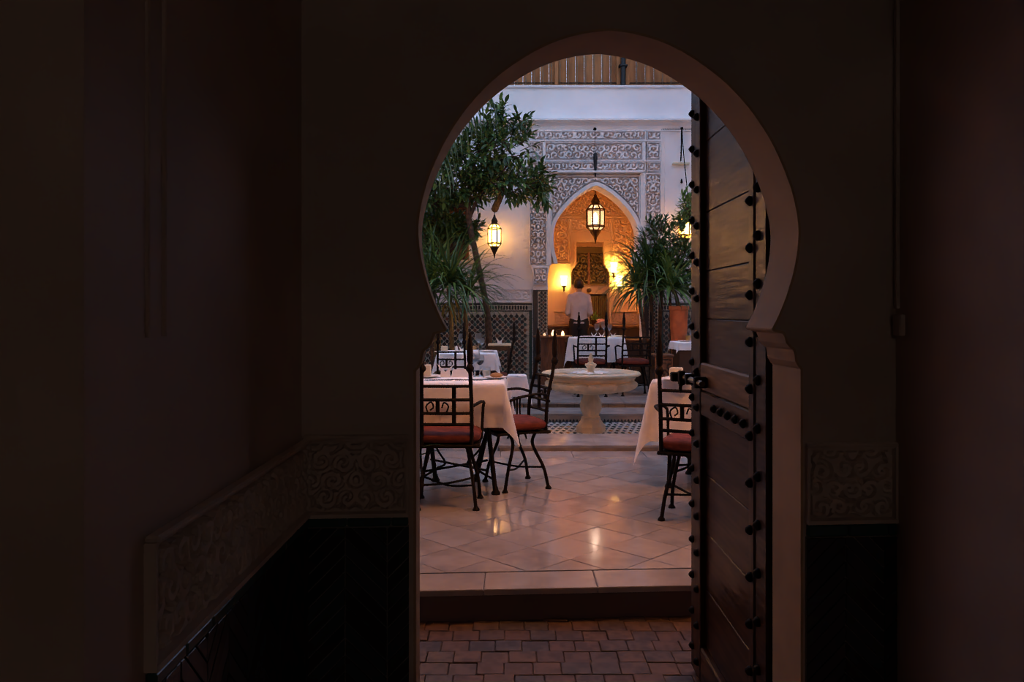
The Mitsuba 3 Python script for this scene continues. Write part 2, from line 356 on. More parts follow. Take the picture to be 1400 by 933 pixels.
# ================================================================== DOOR LEAF, swung out into the court
dk = 'door_1'; tag(num(dk), 'open dark wooden door leaf with iron studs, swung out under the arch', kind='structure')
DXF, DY0, DY1, DZ0, DZ1 = .690, 2.185, 3.10, FZ + .015, 2.30
zb = [FZ + .16, .20, .36, .53, .70, .85]
for a, b in zip([DZ0] + zb[1:], zb[1:]): pass
for a, b in ((.005, .22), (.22, .43), (.43, .64), (.64, .86), (1.04, 1.21), (1.21, 1.385), (1.385, 1.60), (1.60, 1.86), (1.86, 2.2)):
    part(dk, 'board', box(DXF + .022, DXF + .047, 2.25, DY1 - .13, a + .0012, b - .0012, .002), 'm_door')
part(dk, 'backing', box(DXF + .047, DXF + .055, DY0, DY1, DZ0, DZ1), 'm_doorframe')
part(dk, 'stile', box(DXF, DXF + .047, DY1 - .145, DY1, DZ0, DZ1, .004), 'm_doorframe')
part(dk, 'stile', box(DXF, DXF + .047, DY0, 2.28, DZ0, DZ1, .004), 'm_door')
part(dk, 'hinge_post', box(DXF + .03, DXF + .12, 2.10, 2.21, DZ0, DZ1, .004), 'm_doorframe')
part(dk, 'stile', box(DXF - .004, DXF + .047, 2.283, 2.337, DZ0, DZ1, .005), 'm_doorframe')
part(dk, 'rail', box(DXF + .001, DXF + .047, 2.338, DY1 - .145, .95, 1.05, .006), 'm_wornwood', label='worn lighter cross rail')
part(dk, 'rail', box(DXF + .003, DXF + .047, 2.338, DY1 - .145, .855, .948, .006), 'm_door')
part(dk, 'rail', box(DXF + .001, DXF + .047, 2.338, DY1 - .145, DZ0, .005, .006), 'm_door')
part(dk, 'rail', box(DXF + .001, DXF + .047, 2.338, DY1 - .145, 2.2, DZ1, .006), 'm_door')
st = mikit.ply(mv(lathe([(.0, 0), (.014, 0), (.0155, .003), (.013, .009), (.008, .014), (.003, .017), (0, .0175)], 8), ry=-90), 'm_iron', smooth=True)
for z in np.arange(DZ0 + .06, 2.25, .135):
    for y in (DY1 - .035, DY1 - .11): putply(dk + '__stud', st, TR(DXF, y, z + (.03 if y > DY1 - .1 else 0)))
    for y in (2.25, 2.311): putply(dk + '__stud', st, TR(DXF - (.004 if y > 2.3 else 0), y, z + (.03 if y < 2.3 else 0)))
for y in np.linspace(2.39, DY1 - .36, 5): putply(dk + '__stud', st, TR(DXF, y, .905))
bk = part(dk, 'bolt', tube([[DXF - .03, DY1 - .31, .985], [DXF - .03, DY1 - .08, .985], [DXF - .034, DY1 + .05, .985]], .011, 8), 'm_steel', label='iron sliding bolt', smooth=40)
part(bk, 'handle', join([box(DXF - .052, DXF - .028, DY1 - .03, DY1 + .0, .955, 1.01, .004), tube([[DXF - .042, DY1 - .015, .97], [DXF - .046, DY1 - .02, .93]], [.008, .006], 6), box(DXF - .07, DXF - .03, DY1 + .02, DY1 + .06, .965, 1.0, .004)]), 'm_iron')
for y in (DY1 - .26, DY1 - .12): part(bk, 'keeper', box(DXF - .045, DXF, y, y + .025, .965, 1.005, .004), 'm_iron')

# ================================================================== PAVING
SL = .06                                                              # the step runs slightly askew
def step_y(x): return 3.583 + SL * x
r = np.random.default_rng(21); row = 0; y = 2.0
while y < 3.66:
    x = -1.15 + (.055 if row % 2 else 0) + r.uniform(-.012, .012)
    while x < 1.7:
        w = .11 + r.uniform(-.006, .006); yy = min(y + .104, step_y(x) + .03)
        if yy - y > .02 and not (y < 2.09 and (x < -.3 or x > .66)):
            q = [(x + .001, y + .001 + r.uniform(-.001, .001)), (x + w - .001, y + .001 + r.uniform(-.001, .001)), (x + w - .001, yy), (x + .001, yy)]
            part('floor_hall', 'brick', prism(q, FZ - .02, FZ + r.uniform(-.004, .003), .003), f'm_brick{int(r.choice(4, p=[.35, .25, .2, .2]))}')
        x += w
    y += .105; row += 1
CX0, CX1 = -3.3, 4.3
add('floor_courtyard', join([box(CX0, CX1, 3.78, 7.2, -.3, -.03), box(CX0, -.1, 7.2, 9.98, -.3, -.03), box(1.78, CX1, 7.2, 9.98, -.3, -.03), box(-.1, 1.78, 7.2, 9.98, -.3, -.09), box(CX0, CX1, 9.98, 17.5, -.3, 0)]), 'm_grout', 'bedding of the marble courtyard floor', kind='structure')
fl = 'floor_courtyard'
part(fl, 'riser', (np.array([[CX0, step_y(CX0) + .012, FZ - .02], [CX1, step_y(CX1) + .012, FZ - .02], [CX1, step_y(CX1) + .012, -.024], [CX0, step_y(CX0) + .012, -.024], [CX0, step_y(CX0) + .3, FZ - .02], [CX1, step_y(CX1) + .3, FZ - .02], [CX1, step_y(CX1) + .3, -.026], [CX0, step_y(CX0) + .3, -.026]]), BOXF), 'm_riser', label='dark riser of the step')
xs = [CX0, -2.7, -2.19, -1.67, -1.16, -.64, -.126, .385, .90, 1.42, 1.94, 2.45, 2.97, 3.5, CX1]
for i, (a, b) in enumerate(zip(xs, xs[1:])):
    a, b = a + .0015, b - .0015
    part(fl, 'edge_slab', prism([(a, step_y(a)), (b, step_y(b)), (b, step_y(b) + .232), (a, step_y(a) + .232)], -.026, 0, .004), 'm_slab')
region = Polygon([(CX0, step_y(CX0) + .245), (CX1, step_y(CX1) + .245), (CX1, 6.775), (CX0, 6.775)])
rest, h = [], .2; r = np.random.default_rng(5)
def cell_poly(cx, cy):
    q = Polygon([(cx - h, cy), (cx, cy - h), (cx + h, cy), (cx, cy + h)]).buffer(-.0018, join_style=2).intersection(region)
    if q.is_empty or q.area < .0008: return None
    p = np.array(q.exterior.coords)[:-1]; a = np.sum(p[:, 0] * np.roll(p[:, 1], -1) - np.roll(p[:, 0], -1) * p[:, 1])
    return p if a > 0 else p[::-1]
for i in range(-10, 11):
    for j in range(-18, 10):
        cx, cy = .49 + .4 * i + (.2 if j % 2 else 0), 5.21 + .2 * j
        p = cell_poly(cx, cy)
        if p is None: continue
        m = prism(p, -.03, 0, .0015); v = m[0]
        tilt = r.normal(0, .0022, 2); top = v[:, 2] > -.01
        v[top, 2] += (v[top, 0] - cx) * tilt[0] + (v[top, 1] - cy) * tilt[1] + r.normal(0, .0004)
        if -1.5 < cx < 2.4: part(fl, 'tile', m, f'm_marble{int(r.integers(4))}')
        else: rest.append(m)
part(fl, 'outer_tiles', join(rest), 'm_marble1', kind='stuff')
# border strip, pool kerb and basin
x = -3.2
for i in range(12):
    part(fl, 'border_slab', prism([(x + .0015, 6.783), (x + .6185, 6.783), (x + .6185, 7.095), (x + .0015, 7.095)], -.03, 0, .002), f'm_marble{i % 4}'); x += .62
pk = 'pool'; tag(num(pk), 'shallow mosaic basin with marble kerb around the fountain foot', kind='structure')
PXA, PXB, PYA, PYB, PZT = .12, 1.56, 7.77, 9.28, .05
OXA, OXB, OYA, OYB = -.12, 1.80, 7.10, 9.87
hole = sbox(PXA, PYA, PXB, PYB).buffer(-.10).buffer(.10)
for i, (a, b, c, d) in enumerate(((OXA, .744, OYA, PYA + .05), (.744, OXB, OYA, PYA + .05), (OXA, PXA + .05, PYA + .05, PYB - .05), (PXB - .05, OXB, PYA + .05, PYB - .05), (OXA, .80, PYB - .05, OYB), (.80, OXB, PYB - .05, OYB))):
    g = sbox(a + .001, c + .001, b - .001, d - .001).difference(hole)
    top = extr(g, 0, .022); top = (np.c_[top[0][:, 0], top[0][:, 2], PZT - .022 + top[0][:, 1]], top[1][:, ::-1])
    part(pk, 'kerb_slab', top, 'm_slab')
g = sbox(OXA + .012, OYA + .012, OXB - .012, OYB).difference(hole.buffer(.006)); m = extr(g, 0, .11)
part(pk, 'kerb_wall', (np.c_[m[0][:, 0], m[0][:, 2], -.08 + m[0][:, 1]], m[1][:, ::-1]), 'm_slab_side')
PB = -.045
part(pk, 'basin', box(PXA - .02, PXB + .02, PYA - .02, PYB + .02, PB - .04, PB), 'm_bed')
mos = {'m_tblue': [], 'm_tblack': [], 'm_tgreen': [], 'm_tochre': []}; s = .036
for i in range(20):
    for j in range(10):
        cx, cy = PXA + .036 + i * .072 + (.036 if j % 2 else 0), PYA + .078 + j * .15
        if hole.contains(Point(cx, cy)):
            k = 'm_tochre' if (i + 3 * j) % 9 == 0 else ['m_tblue', 'm_tblack', 'm_tgreen', 'm_tblack'][(i + 2 * j) % 4]
            mos[k].append(prism([(cx - .026, cy), (cx, cy - .066), (cx + .026, cy), (cx, cy + .066)], PB, PB + .003, .001))
for k, v in mos.items(): part(pk, 'mosaic', join(v), k, kind='stuff')
tri = []
for i in range(36):
    a = PXA + .02 + i * .0395; tri.append(extr(Polygon([(a, PB), (a + .0385, PB), (a + .019, PB + .036)]), PYB - .004, .006))
part(pk, 'tile_teeth', join(tri), 'm_tblack', kind='stuff')
# floor beside the pool and the raised platform behind it
side = []; r = np.random.default_rng(8)
for a, b in ((CX0, OXA - .005), (OXB + .005, CX1)):
    n = int((b - a) / .5); wx = (b - a) / n
    for i in range(n):
        for j in range(6):
            yb = 7.10 + j * .47
            q = prism([(a + i * wx + .001, yb), (a + (i + 1) * wx - .001, yb), (a + (i + 1) * wx - .001, yb + .468), (a + i * wx + .001, yb + .468)], -.03, 0, .0015)
            part(fl, 'slab', q, f'm_marble{int(r.integers(4))}')
PLZ = .115
part(fl, 'platform_riser', box(CX0, CX1, 9.95, 10.1, -.03, PLZ - .024), 'm_grout')
for i in range(16):
    part(fl, 'riser_tile', box(-.7 + i * .21 + .003, -.7 + (i + 1) * .21 - .003, 9.94, 9.952, .004, PLZ - .027, .002), 'm_slab_side')
for i in range(13):
    a = CX0 + i * .585
    part(fl, 'platform_edge', prism([(a + .001, 9.90), (a + .584, 9.90), (a + .584, 10.5), (a + .001, 10.5)], PLZ - .024, PLZ, .003), 'm_slab')
    for j in range(12):
        yb = 10.502 + j * .53
        if yb > 13.2 and not .4 < a < 2.4: continue
        part(fl, 'platform_slab', prism([(a + .001, yb), (a + .584, yb), (a + .584, yb + .528), (a + .001, yb + .528)], PLZ - .03, PLZ, .0015), f'm_marble{int(r.integers(4))}')

# ================================================================== COURT WALLS
YF = 13.3
def fx(u): return PX(u, YF)
def fz(v): return PZ(v, YF)
ACX = fx(813.7)
def parch(off=0.0):
    k = YF / F_PX
    pts = [(0, 255.5), (6, 257.5), (14, 262), (24, 269), (34, 278), (43, 288), (50, 298), (55, 309), (57.3, 320), (57.4, 332), (56, 344), (53.5, 354), (51.5, 361)]
    p = curve([(ACX + a * k, fz(v)) for a, v in pts], 5); q = p[::-1].copy(); q[:, 0] = 2 * ACX - q[:, 0]
    return np.vstack([p, q[:-1]])
arch_in = Polygon(parch()).buffer(0)
JW = .785
open_far = unary_union([arch_in, sbox(ACX - JW, PLZ - .2, ACX + JW, fz(359.5))])
win_l = sbox(fx(573), fz(357), fx(641), fz(287)); win_r = sbox(fx(918.5), fz(299), fx(939), fz(250))
far = sbox(CX0 - .2, -.1, CX1 + .2, fz(118)).difference(open_far).difference(win_l).difference(win_r)
wk = add('wall_far', extr(far, YF, .34), 'm_white', 'white rendered courtyard wall around the carved portal', kind='structure')
part(wk, 'carved_surround', extr(sbox(fx(723), fz(365), fx(903), fz(180)).difference(open_far), YF - .012, .012), 'm_stucco')
sp_mask_poly = open_far.union(arch_in.buffer(.085)).buffer(.005)
import shapely
def outside(px, pz): return ~shapely.contains_xy(sp_mask_poly, px, pz)
for i, (u0, u1, v0, v1) in enumerate(((726, 881, 181, 193.3), (883.5, 902, 181, 193.3), (744.5, 877.5, 196.5, 221), (726, 742.5, 196.5, 221), (883, 901, 196.5, 221), (726, 881, 223.5, 235.5), (883.5, 902, 223.5, 235.5), (881, 902, 239, 363.5), (724, 747, 239, 363.5), (753.5, 873.5, 242, 361))):
    m = relief(fx(u0), fx(u1), fz(v1), fz(v0), YF - .12, .10, .058, .0082, seed=40 + i, border=.012, mask=outside if i == 9 else None, cell=2.0)
    part(wk, 'carved_panel', m, 'm_stucco', smooth=False)
for u0, u1, v0, v1 in ((877.5, 881, 196, 222), (742.5, 744.5, 196, 222), (724, 902, 193.8, 195.8), (724, 902, 221.4, 223), (873.8, 880.6, 238.6, 363.5), (747.2, 753.2, 238.6, 363.5)):
    part(wk, 'moulding', box(fx(u0), fx(u1), YF - .128, YF, fz(v1), fz(v0), .006), 'm_stucco')
part(wk, 'ledge', box(fx(753), fx(877), YF - .19, YF - .01, fz(238.6), fz(236.2), .006), 'm_stucco')
band = arch_in.buffer(.06).difference(arch_in).intersection(sbox(-5, fz(361), 9, 9))
part(wk, 'arch_band', extr(band, YF - .145, .15), 'm_white', label='smooth white band round the pointed arch', smooth=30)
# capitals and tiled pilasters either side
for sgn, uc in ((-1, 738.5), (1, 2 * 813.7 - 738.5)):
    xc = fx(uc); hw = .118
    q = [(.118, fz(397)), (.125, fz(396)), (.125, fz(393.5)), (.108, fz(392)), (.108, fz(386)), (.125, fz(376)), (.140, fz(369)), (.146, fz(367.5)), (.150, fz(364))]
    v = []; f = []
    for i, (a, z) in enumerate(q): v += [[xc - a, YF - .115 - (a - .1) * .4, z], [xc + a, YF - .115 - (a - .1) * .4, z], [xc + a, YF + .1, z], [xc - a, YF + .1, z]]
    for i in range(len(q) - 1):
        for k in range(4):
            a, b = 4 * i + k, 4 * i + (k + 1) % 4; f += [[a, b, b + 4], [a, b + 4, a + 4]]
    n = 4 * (len(q) - 1); f += [[n, n + 1, n + 2], [n, n + 2, n + 3]]
    ck = part(wk, 'capital', (np.array(v, float), np.array(f)), 'm_stucco', label='carved plaster capital')
    part(ck, 'carving', relief(xc - .11, xc + .11, fz(389), fz(367), YF - .19, .07, .055, .0075, seed=77 + sgn, border=.004), 'm_stucco')
    part(wk, 'pilaster', box(xc - hw, xc + hw, YF - .115, YF + .1, PLZ, fz(397)), 'm_tdark')
    part(wk, 'pilaster_bed', box(xc - hw + .075, xc + hw - .005, YF - .121, YF - .11, PLZ + .05, fz(399)), 'm_twhite')
    for k, m in zellige(xc - hw + .075, xc + hw - .005, PLZ + .05, fz(399), YF - .1212, .062).items(): part(wk, 'pilaster_mosaic', m, k, kind='stuff')
# dado left and right of the portal
for x0, x1 in ((-2.6, fx(727.5)), (fx(902.5), 4.0)):
    part(wk, 'frieze', relief(x0 + .02, x1 - .01, fz(413.5), fz(394), YF - .05, .045, .062, .0095, seed=int(90 + x1), border=.03, mirror=False), 'm_stucco')
    part(wk, 'dado_bed', box(x0, x1, YF - .016, YF, PLZ, fz(415)), 'm_twhite')
    for zt, zc in ((415, 417), (424.5, 426.5)): part(wk, 'dado_border', box(x0, x1, YF - .024, YF - .01, fz(zc), fz(zt), .003), 'm_tdark')
    part(wk, 'dado_border', box(x1 - .05 if x1 < 1 else x0, x1 if x1 < 1 else x0 + .05, YF - .024, YF - .01, PLZ, fz(426)), 'm_tgreen')
    mer = []; xx = x0 + .02
    while xx < x1 - .08:
        mer.append(extr(Polygon([(xx, fz(423.6)), (xx + .03, fz(423.6)), (xx + .03, fz(419.5)), (xx + .022, fz(418.2)), (xx + .008, fz(418.2)), (xx, fz(419.5))]), YF - .020, .006)); xx += .046
    part(wk, 'dado_merlons', join(mer), 'm_tblack', kind='stuff')
    for k, m in zellige(x0 + .01, x1 - .055 if x1 < 1 else x1, PLZ + .02, fz(427.5), YF - .0162, .092).items(): part(wk, 'dado_mosaic', m, k, kind='stuff')
# cornice, parapet edge
cor = [(0, fz(180)), (.035, fz(179.6)), (.035, fz(178)), (.02, fz(177.5)), (.05, fz(173)), (.10, fz(169.5)), (.16, fz(168)), (.19, fz(167.6)), (.19, fz(165.6)), (0, fz(164.5))]
v = []; 
for X_ in (CX0 - .2, CX1 + .2): v += [[X_, YF - d, z] for d, z in cor]
n = len(cor); f = [[i, i + 1, n + i + 1] for i in range(n - 1)] + [[i, n + i + 1, n + i] for i in range(n - 1)]
part(wk, 'cornice', (np.array(v), np.array(f)), 'm_white', label='moulded cornice')
part(wk, 'parapet_edge', box(CX0 - .2, CX1 + .2, YF - .05, YF + .5, fz(120), fz(117.6), .006), 'm_white')
part(wk, 'panel_edge', box(fx(903.5), CX1, YF - .012, YF, fz(397), fz(179), .004), 'm_white')
part(wk, 'panel_edge', box(fx(908.5), CX1, YF - .020, YF, fz(397), fz(181), .004), 'm_white')
# left dark window with a wooden frame, right lattice window, sill, hanging cord
k = 'window_1'; tag(num(k), 'dark shuttered window behind the foliage on the left', kind='structure')
wx0, wx1, wz0, wz1 = fx(573), fx(641), fz(357), fz(287)
part(k, 'back', join([box(wx0 - .02, wx1 + .02, YF + .98, YF + 1.0, wz0 - .02, wz1 + .02), box(wx0 - .02, wx0, YF + .33, YF + 1.0, wz0, wz1), box(wx1, wx1 + .02, YF + .33, YF + 1.0, wz0, wz1), box(wx0, wx1, YF + .33, YF + 1.0, wz1, wz1 + .02), box(wx0, wx1, YF + .33, YF + 1.0, wz0 - .02, wz0)]), 'm_wood')
part(k, 'frame', join([box(a, b, YF - .03, YF + .2, wz0, wz1, .005) for a, b in ((wx0, wx0 + .06), (wx1 - .07, wx1), (fx(608) - .02, fx(608) + .02))] + [box(wx0, wx1, YF - .03, YF + .2, wz1 - .06, wz1, .005)]), 'm_wood')
part(k, 'shutter', box(wx1 - .32, wx1 - .08, YF - .02, YF + .01, wz0, wz1 - .06, .004), 'm_darkwood')
part(k, 'awning', box(wx0 - .15, wx1 + .04, YF - .55, YF, fz(290), fz(282), .01), 'm_darkwood')
part(k, 'sill', box(wx0 - .1, wx1 + .12, YF - .16, YF + .05, fz(362), fz(356.5), .008), 'm_cream')
k = 'window_2'; tag(num(k), 'small window with carved brown lattice high on the right wall', kind='structure')
part(k, 'lattice', relief(fx(919), fx(938.5), fz(298.5), fz(250.5), YF + .05, .03, .07, .009, seed=31, border=.02), 'm_wood')
part(k, 'frame', join([box(fx(918), fx(939.5), YF - .01, YF + .06, fz(251.5), fz(249.5)), box(fx(918), fx(919.3), YF - .01, YF + .06, fz(299), fz(250)), box(fx(938), fx(939.4), YF - .01, YF + .06, fz(299), fz(250))]), 'm_darkwood')
part(wk, 'sill', box(fx(918.5), fx(941.5), YF - .10, YF, fz(226), fz(223.5), .005), 'm_cream')
hk = thing('cord_hoist', 'dark cord and rod hanging above the right lattice window', 'cord')
part(hk, 'rod', join([tube([[fx(903), YF - .1, fz(178.6)], [fx(952), YF - .1, fz(178.6)]], .006, 6)]), 'm_iron')
part(hk, 'cord', join([tube(curve([[fx(930.3), YF - .1, fz(177)], [fx(929.6), YF - .12, fz(200)], [fx(928.7), YF - .12, fz(222)]], 6), .011, 6), tube(curve([[fx(930.6), YF - .1, fz(178)], [fx(932, ), YF - .16, fz(215)], [fx(935), YF - .2, fz(252)], [fx(937), YF - .3, fz(302)]], 6), .007, 6), mv(ball(.022, 1), fx(930.3), YF - .11, fz(177.5)), mv(lathe([(0, 0), (.02, .02), (.014, .06), (0, .09)], 8), fx(931), YF - .05, fz(252))]), 'm_iron')
add('wall_hook', mv(lathe([(0, 0), (.028, .01), (.02, .045), (0, .05)], 8), fx(812.4), YF - .1, fz(180.5)), 'm_iron', 'tiny dark hook above the carved surround, over the arch point', 'hook')
k = thing('lantern_pull', 'dark tapered wooden pull hanging over the carved arch point', 'pull')
part(k, 'weight', mv(lathe([(.006, fz(244)), (.014, fz(242)), (.022, fz(232)), (.026, fz(224)), (.034, fz(221)), (.034, fz(213)), (.02, fz(211.4)), (.006, fz(211))], 10), fx(812.8), YF - .14, 0), 'm_black', smooth=40)
part(k, 'cord', tube([[fx(812.6), YF - .12, fz(180)], [fx(812.8), YF - .14, fz(211.5)]], .003, 5), 'm_iron')
# alcove behind the arch
YB = 15.0
def ax(u): return PX(u, YB)
def az(v): return PZ(v, YB)
A0, A1, AZ = .50, 2.42, 3.75
portal = unary_union([sbox(ax(788), PLZ, ax(825.5), az(331)), sbox(ax(780.5), PLZ - .1, ax(833), az(378)), Polygon([(ax(780.5), az(379)), (ax(780.5), az(374)), (ax(783), az(368)), (ax(785.5), az(366.5)), (ax(785.8), az(364)), (ax(788.5), az(361)), (ax(825), az(361)), (ax(827.5), az(364)), (ax(828), az(366.5)), (ax(830.5), az(368)), (ax(833), az(374)), (ax(833), az(379))])])
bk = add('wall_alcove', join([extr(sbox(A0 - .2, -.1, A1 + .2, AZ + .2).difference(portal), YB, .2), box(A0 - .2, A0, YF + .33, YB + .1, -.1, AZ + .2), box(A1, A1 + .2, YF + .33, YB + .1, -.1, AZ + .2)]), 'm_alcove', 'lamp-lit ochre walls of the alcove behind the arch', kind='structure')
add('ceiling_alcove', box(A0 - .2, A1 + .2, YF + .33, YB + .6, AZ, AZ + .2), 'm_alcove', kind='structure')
pm = portal.buffer(.07)
for i, (u0, u1, v0, v1) in enumerate(((757, 872, 258, 296), (757, 778, 299, 359), (837, 872, 299, 359), (779.5, 835.5, 299, 318))):
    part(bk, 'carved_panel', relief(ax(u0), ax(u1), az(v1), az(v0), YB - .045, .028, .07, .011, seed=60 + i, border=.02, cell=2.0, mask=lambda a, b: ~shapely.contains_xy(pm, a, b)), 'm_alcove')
for u0, u1, v0, v1 in ((778.2, 779.4, 299, 362), (835.6, 836.8, 299, 362), (757, 872, 296.5, 298.4), (757, 779, 360, 362), (836, 872, 360, 362), (757, 779, 425.5, 427), (835, 872, 425.5, 427)): part(bk, 'moulding', box(ax(u0), ax(u1), YB - .05, YB, az(v1), az(v0), .004), 'm_alcove')
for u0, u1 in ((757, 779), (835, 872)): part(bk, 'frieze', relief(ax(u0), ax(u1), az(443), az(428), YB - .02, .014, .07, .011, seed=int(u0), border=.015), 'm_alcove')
part(bk, 'portal_trim', extr(portal.buffer(.035).difference(portal), YB - .05, .06), 'm_alcove')
recess = sbox(ax(807.5), az(443), ax(831.5), az(402))
part(bk, 'niche_back', extr(portal.buffer(.01).difference(recess), YB + .19, .03), 'm_alcove')
part(bk, 'recess', join([box(ax(807.5), ax(831.5), YB + .62, YB + .64, az(445), az(400)), box(ax(807.5) - .02, ax(807.5), YB + .2, YB + .64, az(445), az(400)), box(ax(831.5), ax(831.5) + .02, YB + .2, YB + .64, az(445), az(400)), box(ax(807.5), ax(831.5), YB + .2, YB + .64, az(402), az(400)), box(ax(807.5), ax(831.5), YB + .2, YB + .64, az(445), az(443))]), 'm_wood')
part(bk, 'lattice_panel', relief(ax(782), ax(832), az(389), az(344), YB + .14, .05, .06, .0095, seed=14, border=.02, mask=lambda a, b: shapely.contains_xy(portal, a, b)), 'm_lattice', label='olive gold lattice panel')
part(bk, 'lattice_mullion', box(ax(806) - .02, ax(806) + .02, YB + .13, YB + .18, az(389), az(344)), 'm_wood')
part(bk, 'niche_top', box(ax(788.5), ax(825), YB + .15, YB + .19, az(344), az(337)), 'm_lattice')
for i in range(8):
    a = ax(809.5) + i * (ax(829.5) - ax(809.5)) / 7
    part(bk, 'bar', box(a - .012, a + .012, YB + .12, YB + .15, az(443), az(405), .003), 'm_lattice')
part(bk, 'escutcheon', mv(ball(.045, 1, (1, .4, 1)), ax(806.5), YB + .16, az(397)), 'm_darkwood')
# walls left, right and the gallery roof over the door
add('wall_courtyard_left', box(CX0 - .3, CX0, 1.3, YF + .3, -.2, 8.5), 'm_white', kind='structure')
add('wall_courtyard_right', box(CX1, CX1 + .3, 1.3, YF + .3, -.2, 8.5), 'm_white', kind='structure')
add('ceiling_gallery', W(join([box(-3.2, 4.5, .165, 1.60, 2.75, 2.90), box(-3.2, 4.5, 1.45, 1.60, 2.38, 2.75), box(-3.3, 4.6, .165, 2.55, 3.9, 4.05)])), 'm_darkwood', 'dark wooden gallery roof over the brick passage', kind='structure')
# terrace fence above the parapet
k = thing('terrace_fence', 'orange wooden board fence with thin metal rods on the roof terrace', 'fence')
zt0, zt1 = fz(117.5), fz(58); u = 434.8; i = 0
while u < 1040:
    part(k, 'board', box(fx(u) + .002, fx(u + 12.2) - .002, YF + .33, YF + .355, zt0 + .02, zt1, .003), 'm_fence'); u += 12.2
for u in (440, 520, 600, 680, 762, 848, 861, 945, 1030): part(k, 'post', box(fx(u) - .03, fx(u) + .03, YF + .24, YF + .33, zt0, zt1, .004), 'm_fence')
part(k, 'bottom_rail', box(fx(436), fx(1044), YF + .25, YF + .27, fz(108.2), fz(106.8)), 'm_iron')
part(k, 'kick_board', box(fx(436), fx(1044), YF + .28, YF + .33, zt0, fz(110), .004), 'm_fence')
rod = join([tube([[0, 0, fz(117)], [0, 0, zt1]], .008, 6), mv(ball(.016, 1, (1, 1, 1.4)), 0, 0, fz(105)), mv(ball(.016, 1, (1, 1, 1.4)), 0, 0, fz(83.5))])
rd = mikit.ply(rod, 'm_rod'); u = 445.6
while u < 1040:
    if abs(u - 853.7) > 6: putply(k + '__rod', rd, TR(fx(u), YF + .255, 0))
    u += 11.9
k = thing('terrace_post', 'black round lamp post on the roof terrace in front of the fence', 'post')
part(k, 'shaft', mv(lathe([(.05, fz(117.6)), (.05, fz(115.5)), (.04, fz(115)), (.036, fz(90)), (.036, fz(60))], 12), fx(853.7), YF + .14, 0), 'm_black', smooth=40)
part(k, 'collar', mv(lathe([(.04, fz(88)), (.058, fz(87)), (.058, fz(85)), (.04, fz(84))], 12), fx(853.7), YF + .14, 0), 'm_black', smooth=40)
for s in (-1, 1): part(k, 'bracket', box(fx(853.7) + s * .05 - .02, fx(853.7) + s * .05 + .02, YF + .12, YF + .26, fz(87), fz(85)), 'm_iron')

# ================================================================== LANTERNS, SCONCES, CANDLES
def lantern(label, x, y, z, R, H, glow, core, chain_top, col=WARM, bracket=None):
    wall_y = bracket
    """z = centre of the body; H stretches the height"""
    k = thing('hanging_lantern', label, 'lantern', 'hanging metal lanterns of the courtyard')
    h = R * H; n = 8; a = np.arange(n) * 2 * np.pi / n + np.pi / 8
    def ring(r, zz): return np.c_[r * np.cos(a), r * np.sin(a), np.full(n, zz)]
    levels = [(.55, 1.47), (1.0, .95), (.98, -.92), (.62, -1.26)]
    fr = []
    for r, zz in levels:
        p = ring(R * r, h * zz); p = np.vstack([p, p[:1]])
        for i in range(n): fr.append(tube([p[i], p[i + 1]], R * (.085 if abs(zz) < 1 else .06), 5))
        if abs(zz) < 1:
            q = ring(R * r, h * (zz - .14 * np.sign(zz))); q = np.vstack([q, q[:1]])
            for i in range(n): fr.append(tube([q[i], q[i + 1]], R * .05, 4))
    for i in range(n): fr.append(tube([ring(R * r, h * zz)[i] for r, zz in levels], R * .075, 5))
    part(k, 'frame', mv(join(fr), x, y, z), 'm_bronze')
    def panes(i0):
        (r0, z0), (r1, z1) = levels[i0], levels[i0 + 1]
        v = np.vstack([ring(R * r0 * .97, h * z0), ring(R * r1 * .97, h * z1)]); f = []
        for i in range(n):
            j = (i + 1) % n; f += [[i, n + i, n + j], [i, n + j, j]]
        return mv((v, np.array(f)), x, y, z)
    part(k, 'glass_panes', join([panes(0), panes(1), panes(2)]), 'm_glass', kind='stuff', label='glowing amber glass panes', emitter=emit(col * glow))
    part(k, 'flame_glass', mv(lathe([(.0, -.60 * h), (.20 * R, -.58 * h), (.27 * R, -.2 * h), (.25 * R, .3 * h), (.10 * R, .62 * h), (0, .66 * h)], 12), x, y, z), 'm_ceramic', smooth=40, label='bright lamp inside', emitter=emit((col * .6 + .4) * core))
    part(k, 'crown', mv(lathe([(.56 * R, 1.44 * h), (.58 * R, 1.52 * h), (.42 * R, 1.62 * h), (.46 * R, 1.8 * h), (.42 * R, 2.0 * h), (.27 * R, 2.2 * h), (.16 * R, 2.4 * h), (.17 * R, 2.5 * h), (.08 * R, 2.62 * h), (.02 * R, 2.75 * h)], 14), x, y, z), 'm_bronze', smooth=40)
    part(k, 'base_cone', mv(lathe([(.64 * R, -1.22 * h), (.60 * R, -1.36 * h), (.46 * R, -1.62 * h), (.24 * R, -1.95 * h), (.12 * R, -2.25 * h), (.06 * R, -2.55 * h), (.01 * R, -2.8 * h)], 14), x, y, z), 'm_bronze', smooth=40)
    part(k, 'chain', tube([[x, y, z + 2.7 * h], [x, y, chain_top]], .006, 6), 'm_bronze')
    if wall_y: part(k, 'bracket', tube(curve([[x, y, chain_top], [x, (y + wall_y) / 2, chain_top + .04], [x, wall_y + .02, chain_top]], 5), .012, 6), 'm_iron')
    return k
YL = 14.4
lantern('large amber glass lantern hanging in the pointed arch of the alcove', PX(814, YL), YL, PZ(299, YL), .166, 1.0, 1.15, 18, AZ, col=np.array([1.0, .52, .24]))
YL2 = 13.03
lantern('slim yellow lantern hanging before the white wall under the tree', PX(676, YL2), YL2, PZ(323.5, YL2), .113, 1.18, 12.5, 34, PZ(289, YL2) + .1, col=np.array([1.0, .42, .045]))
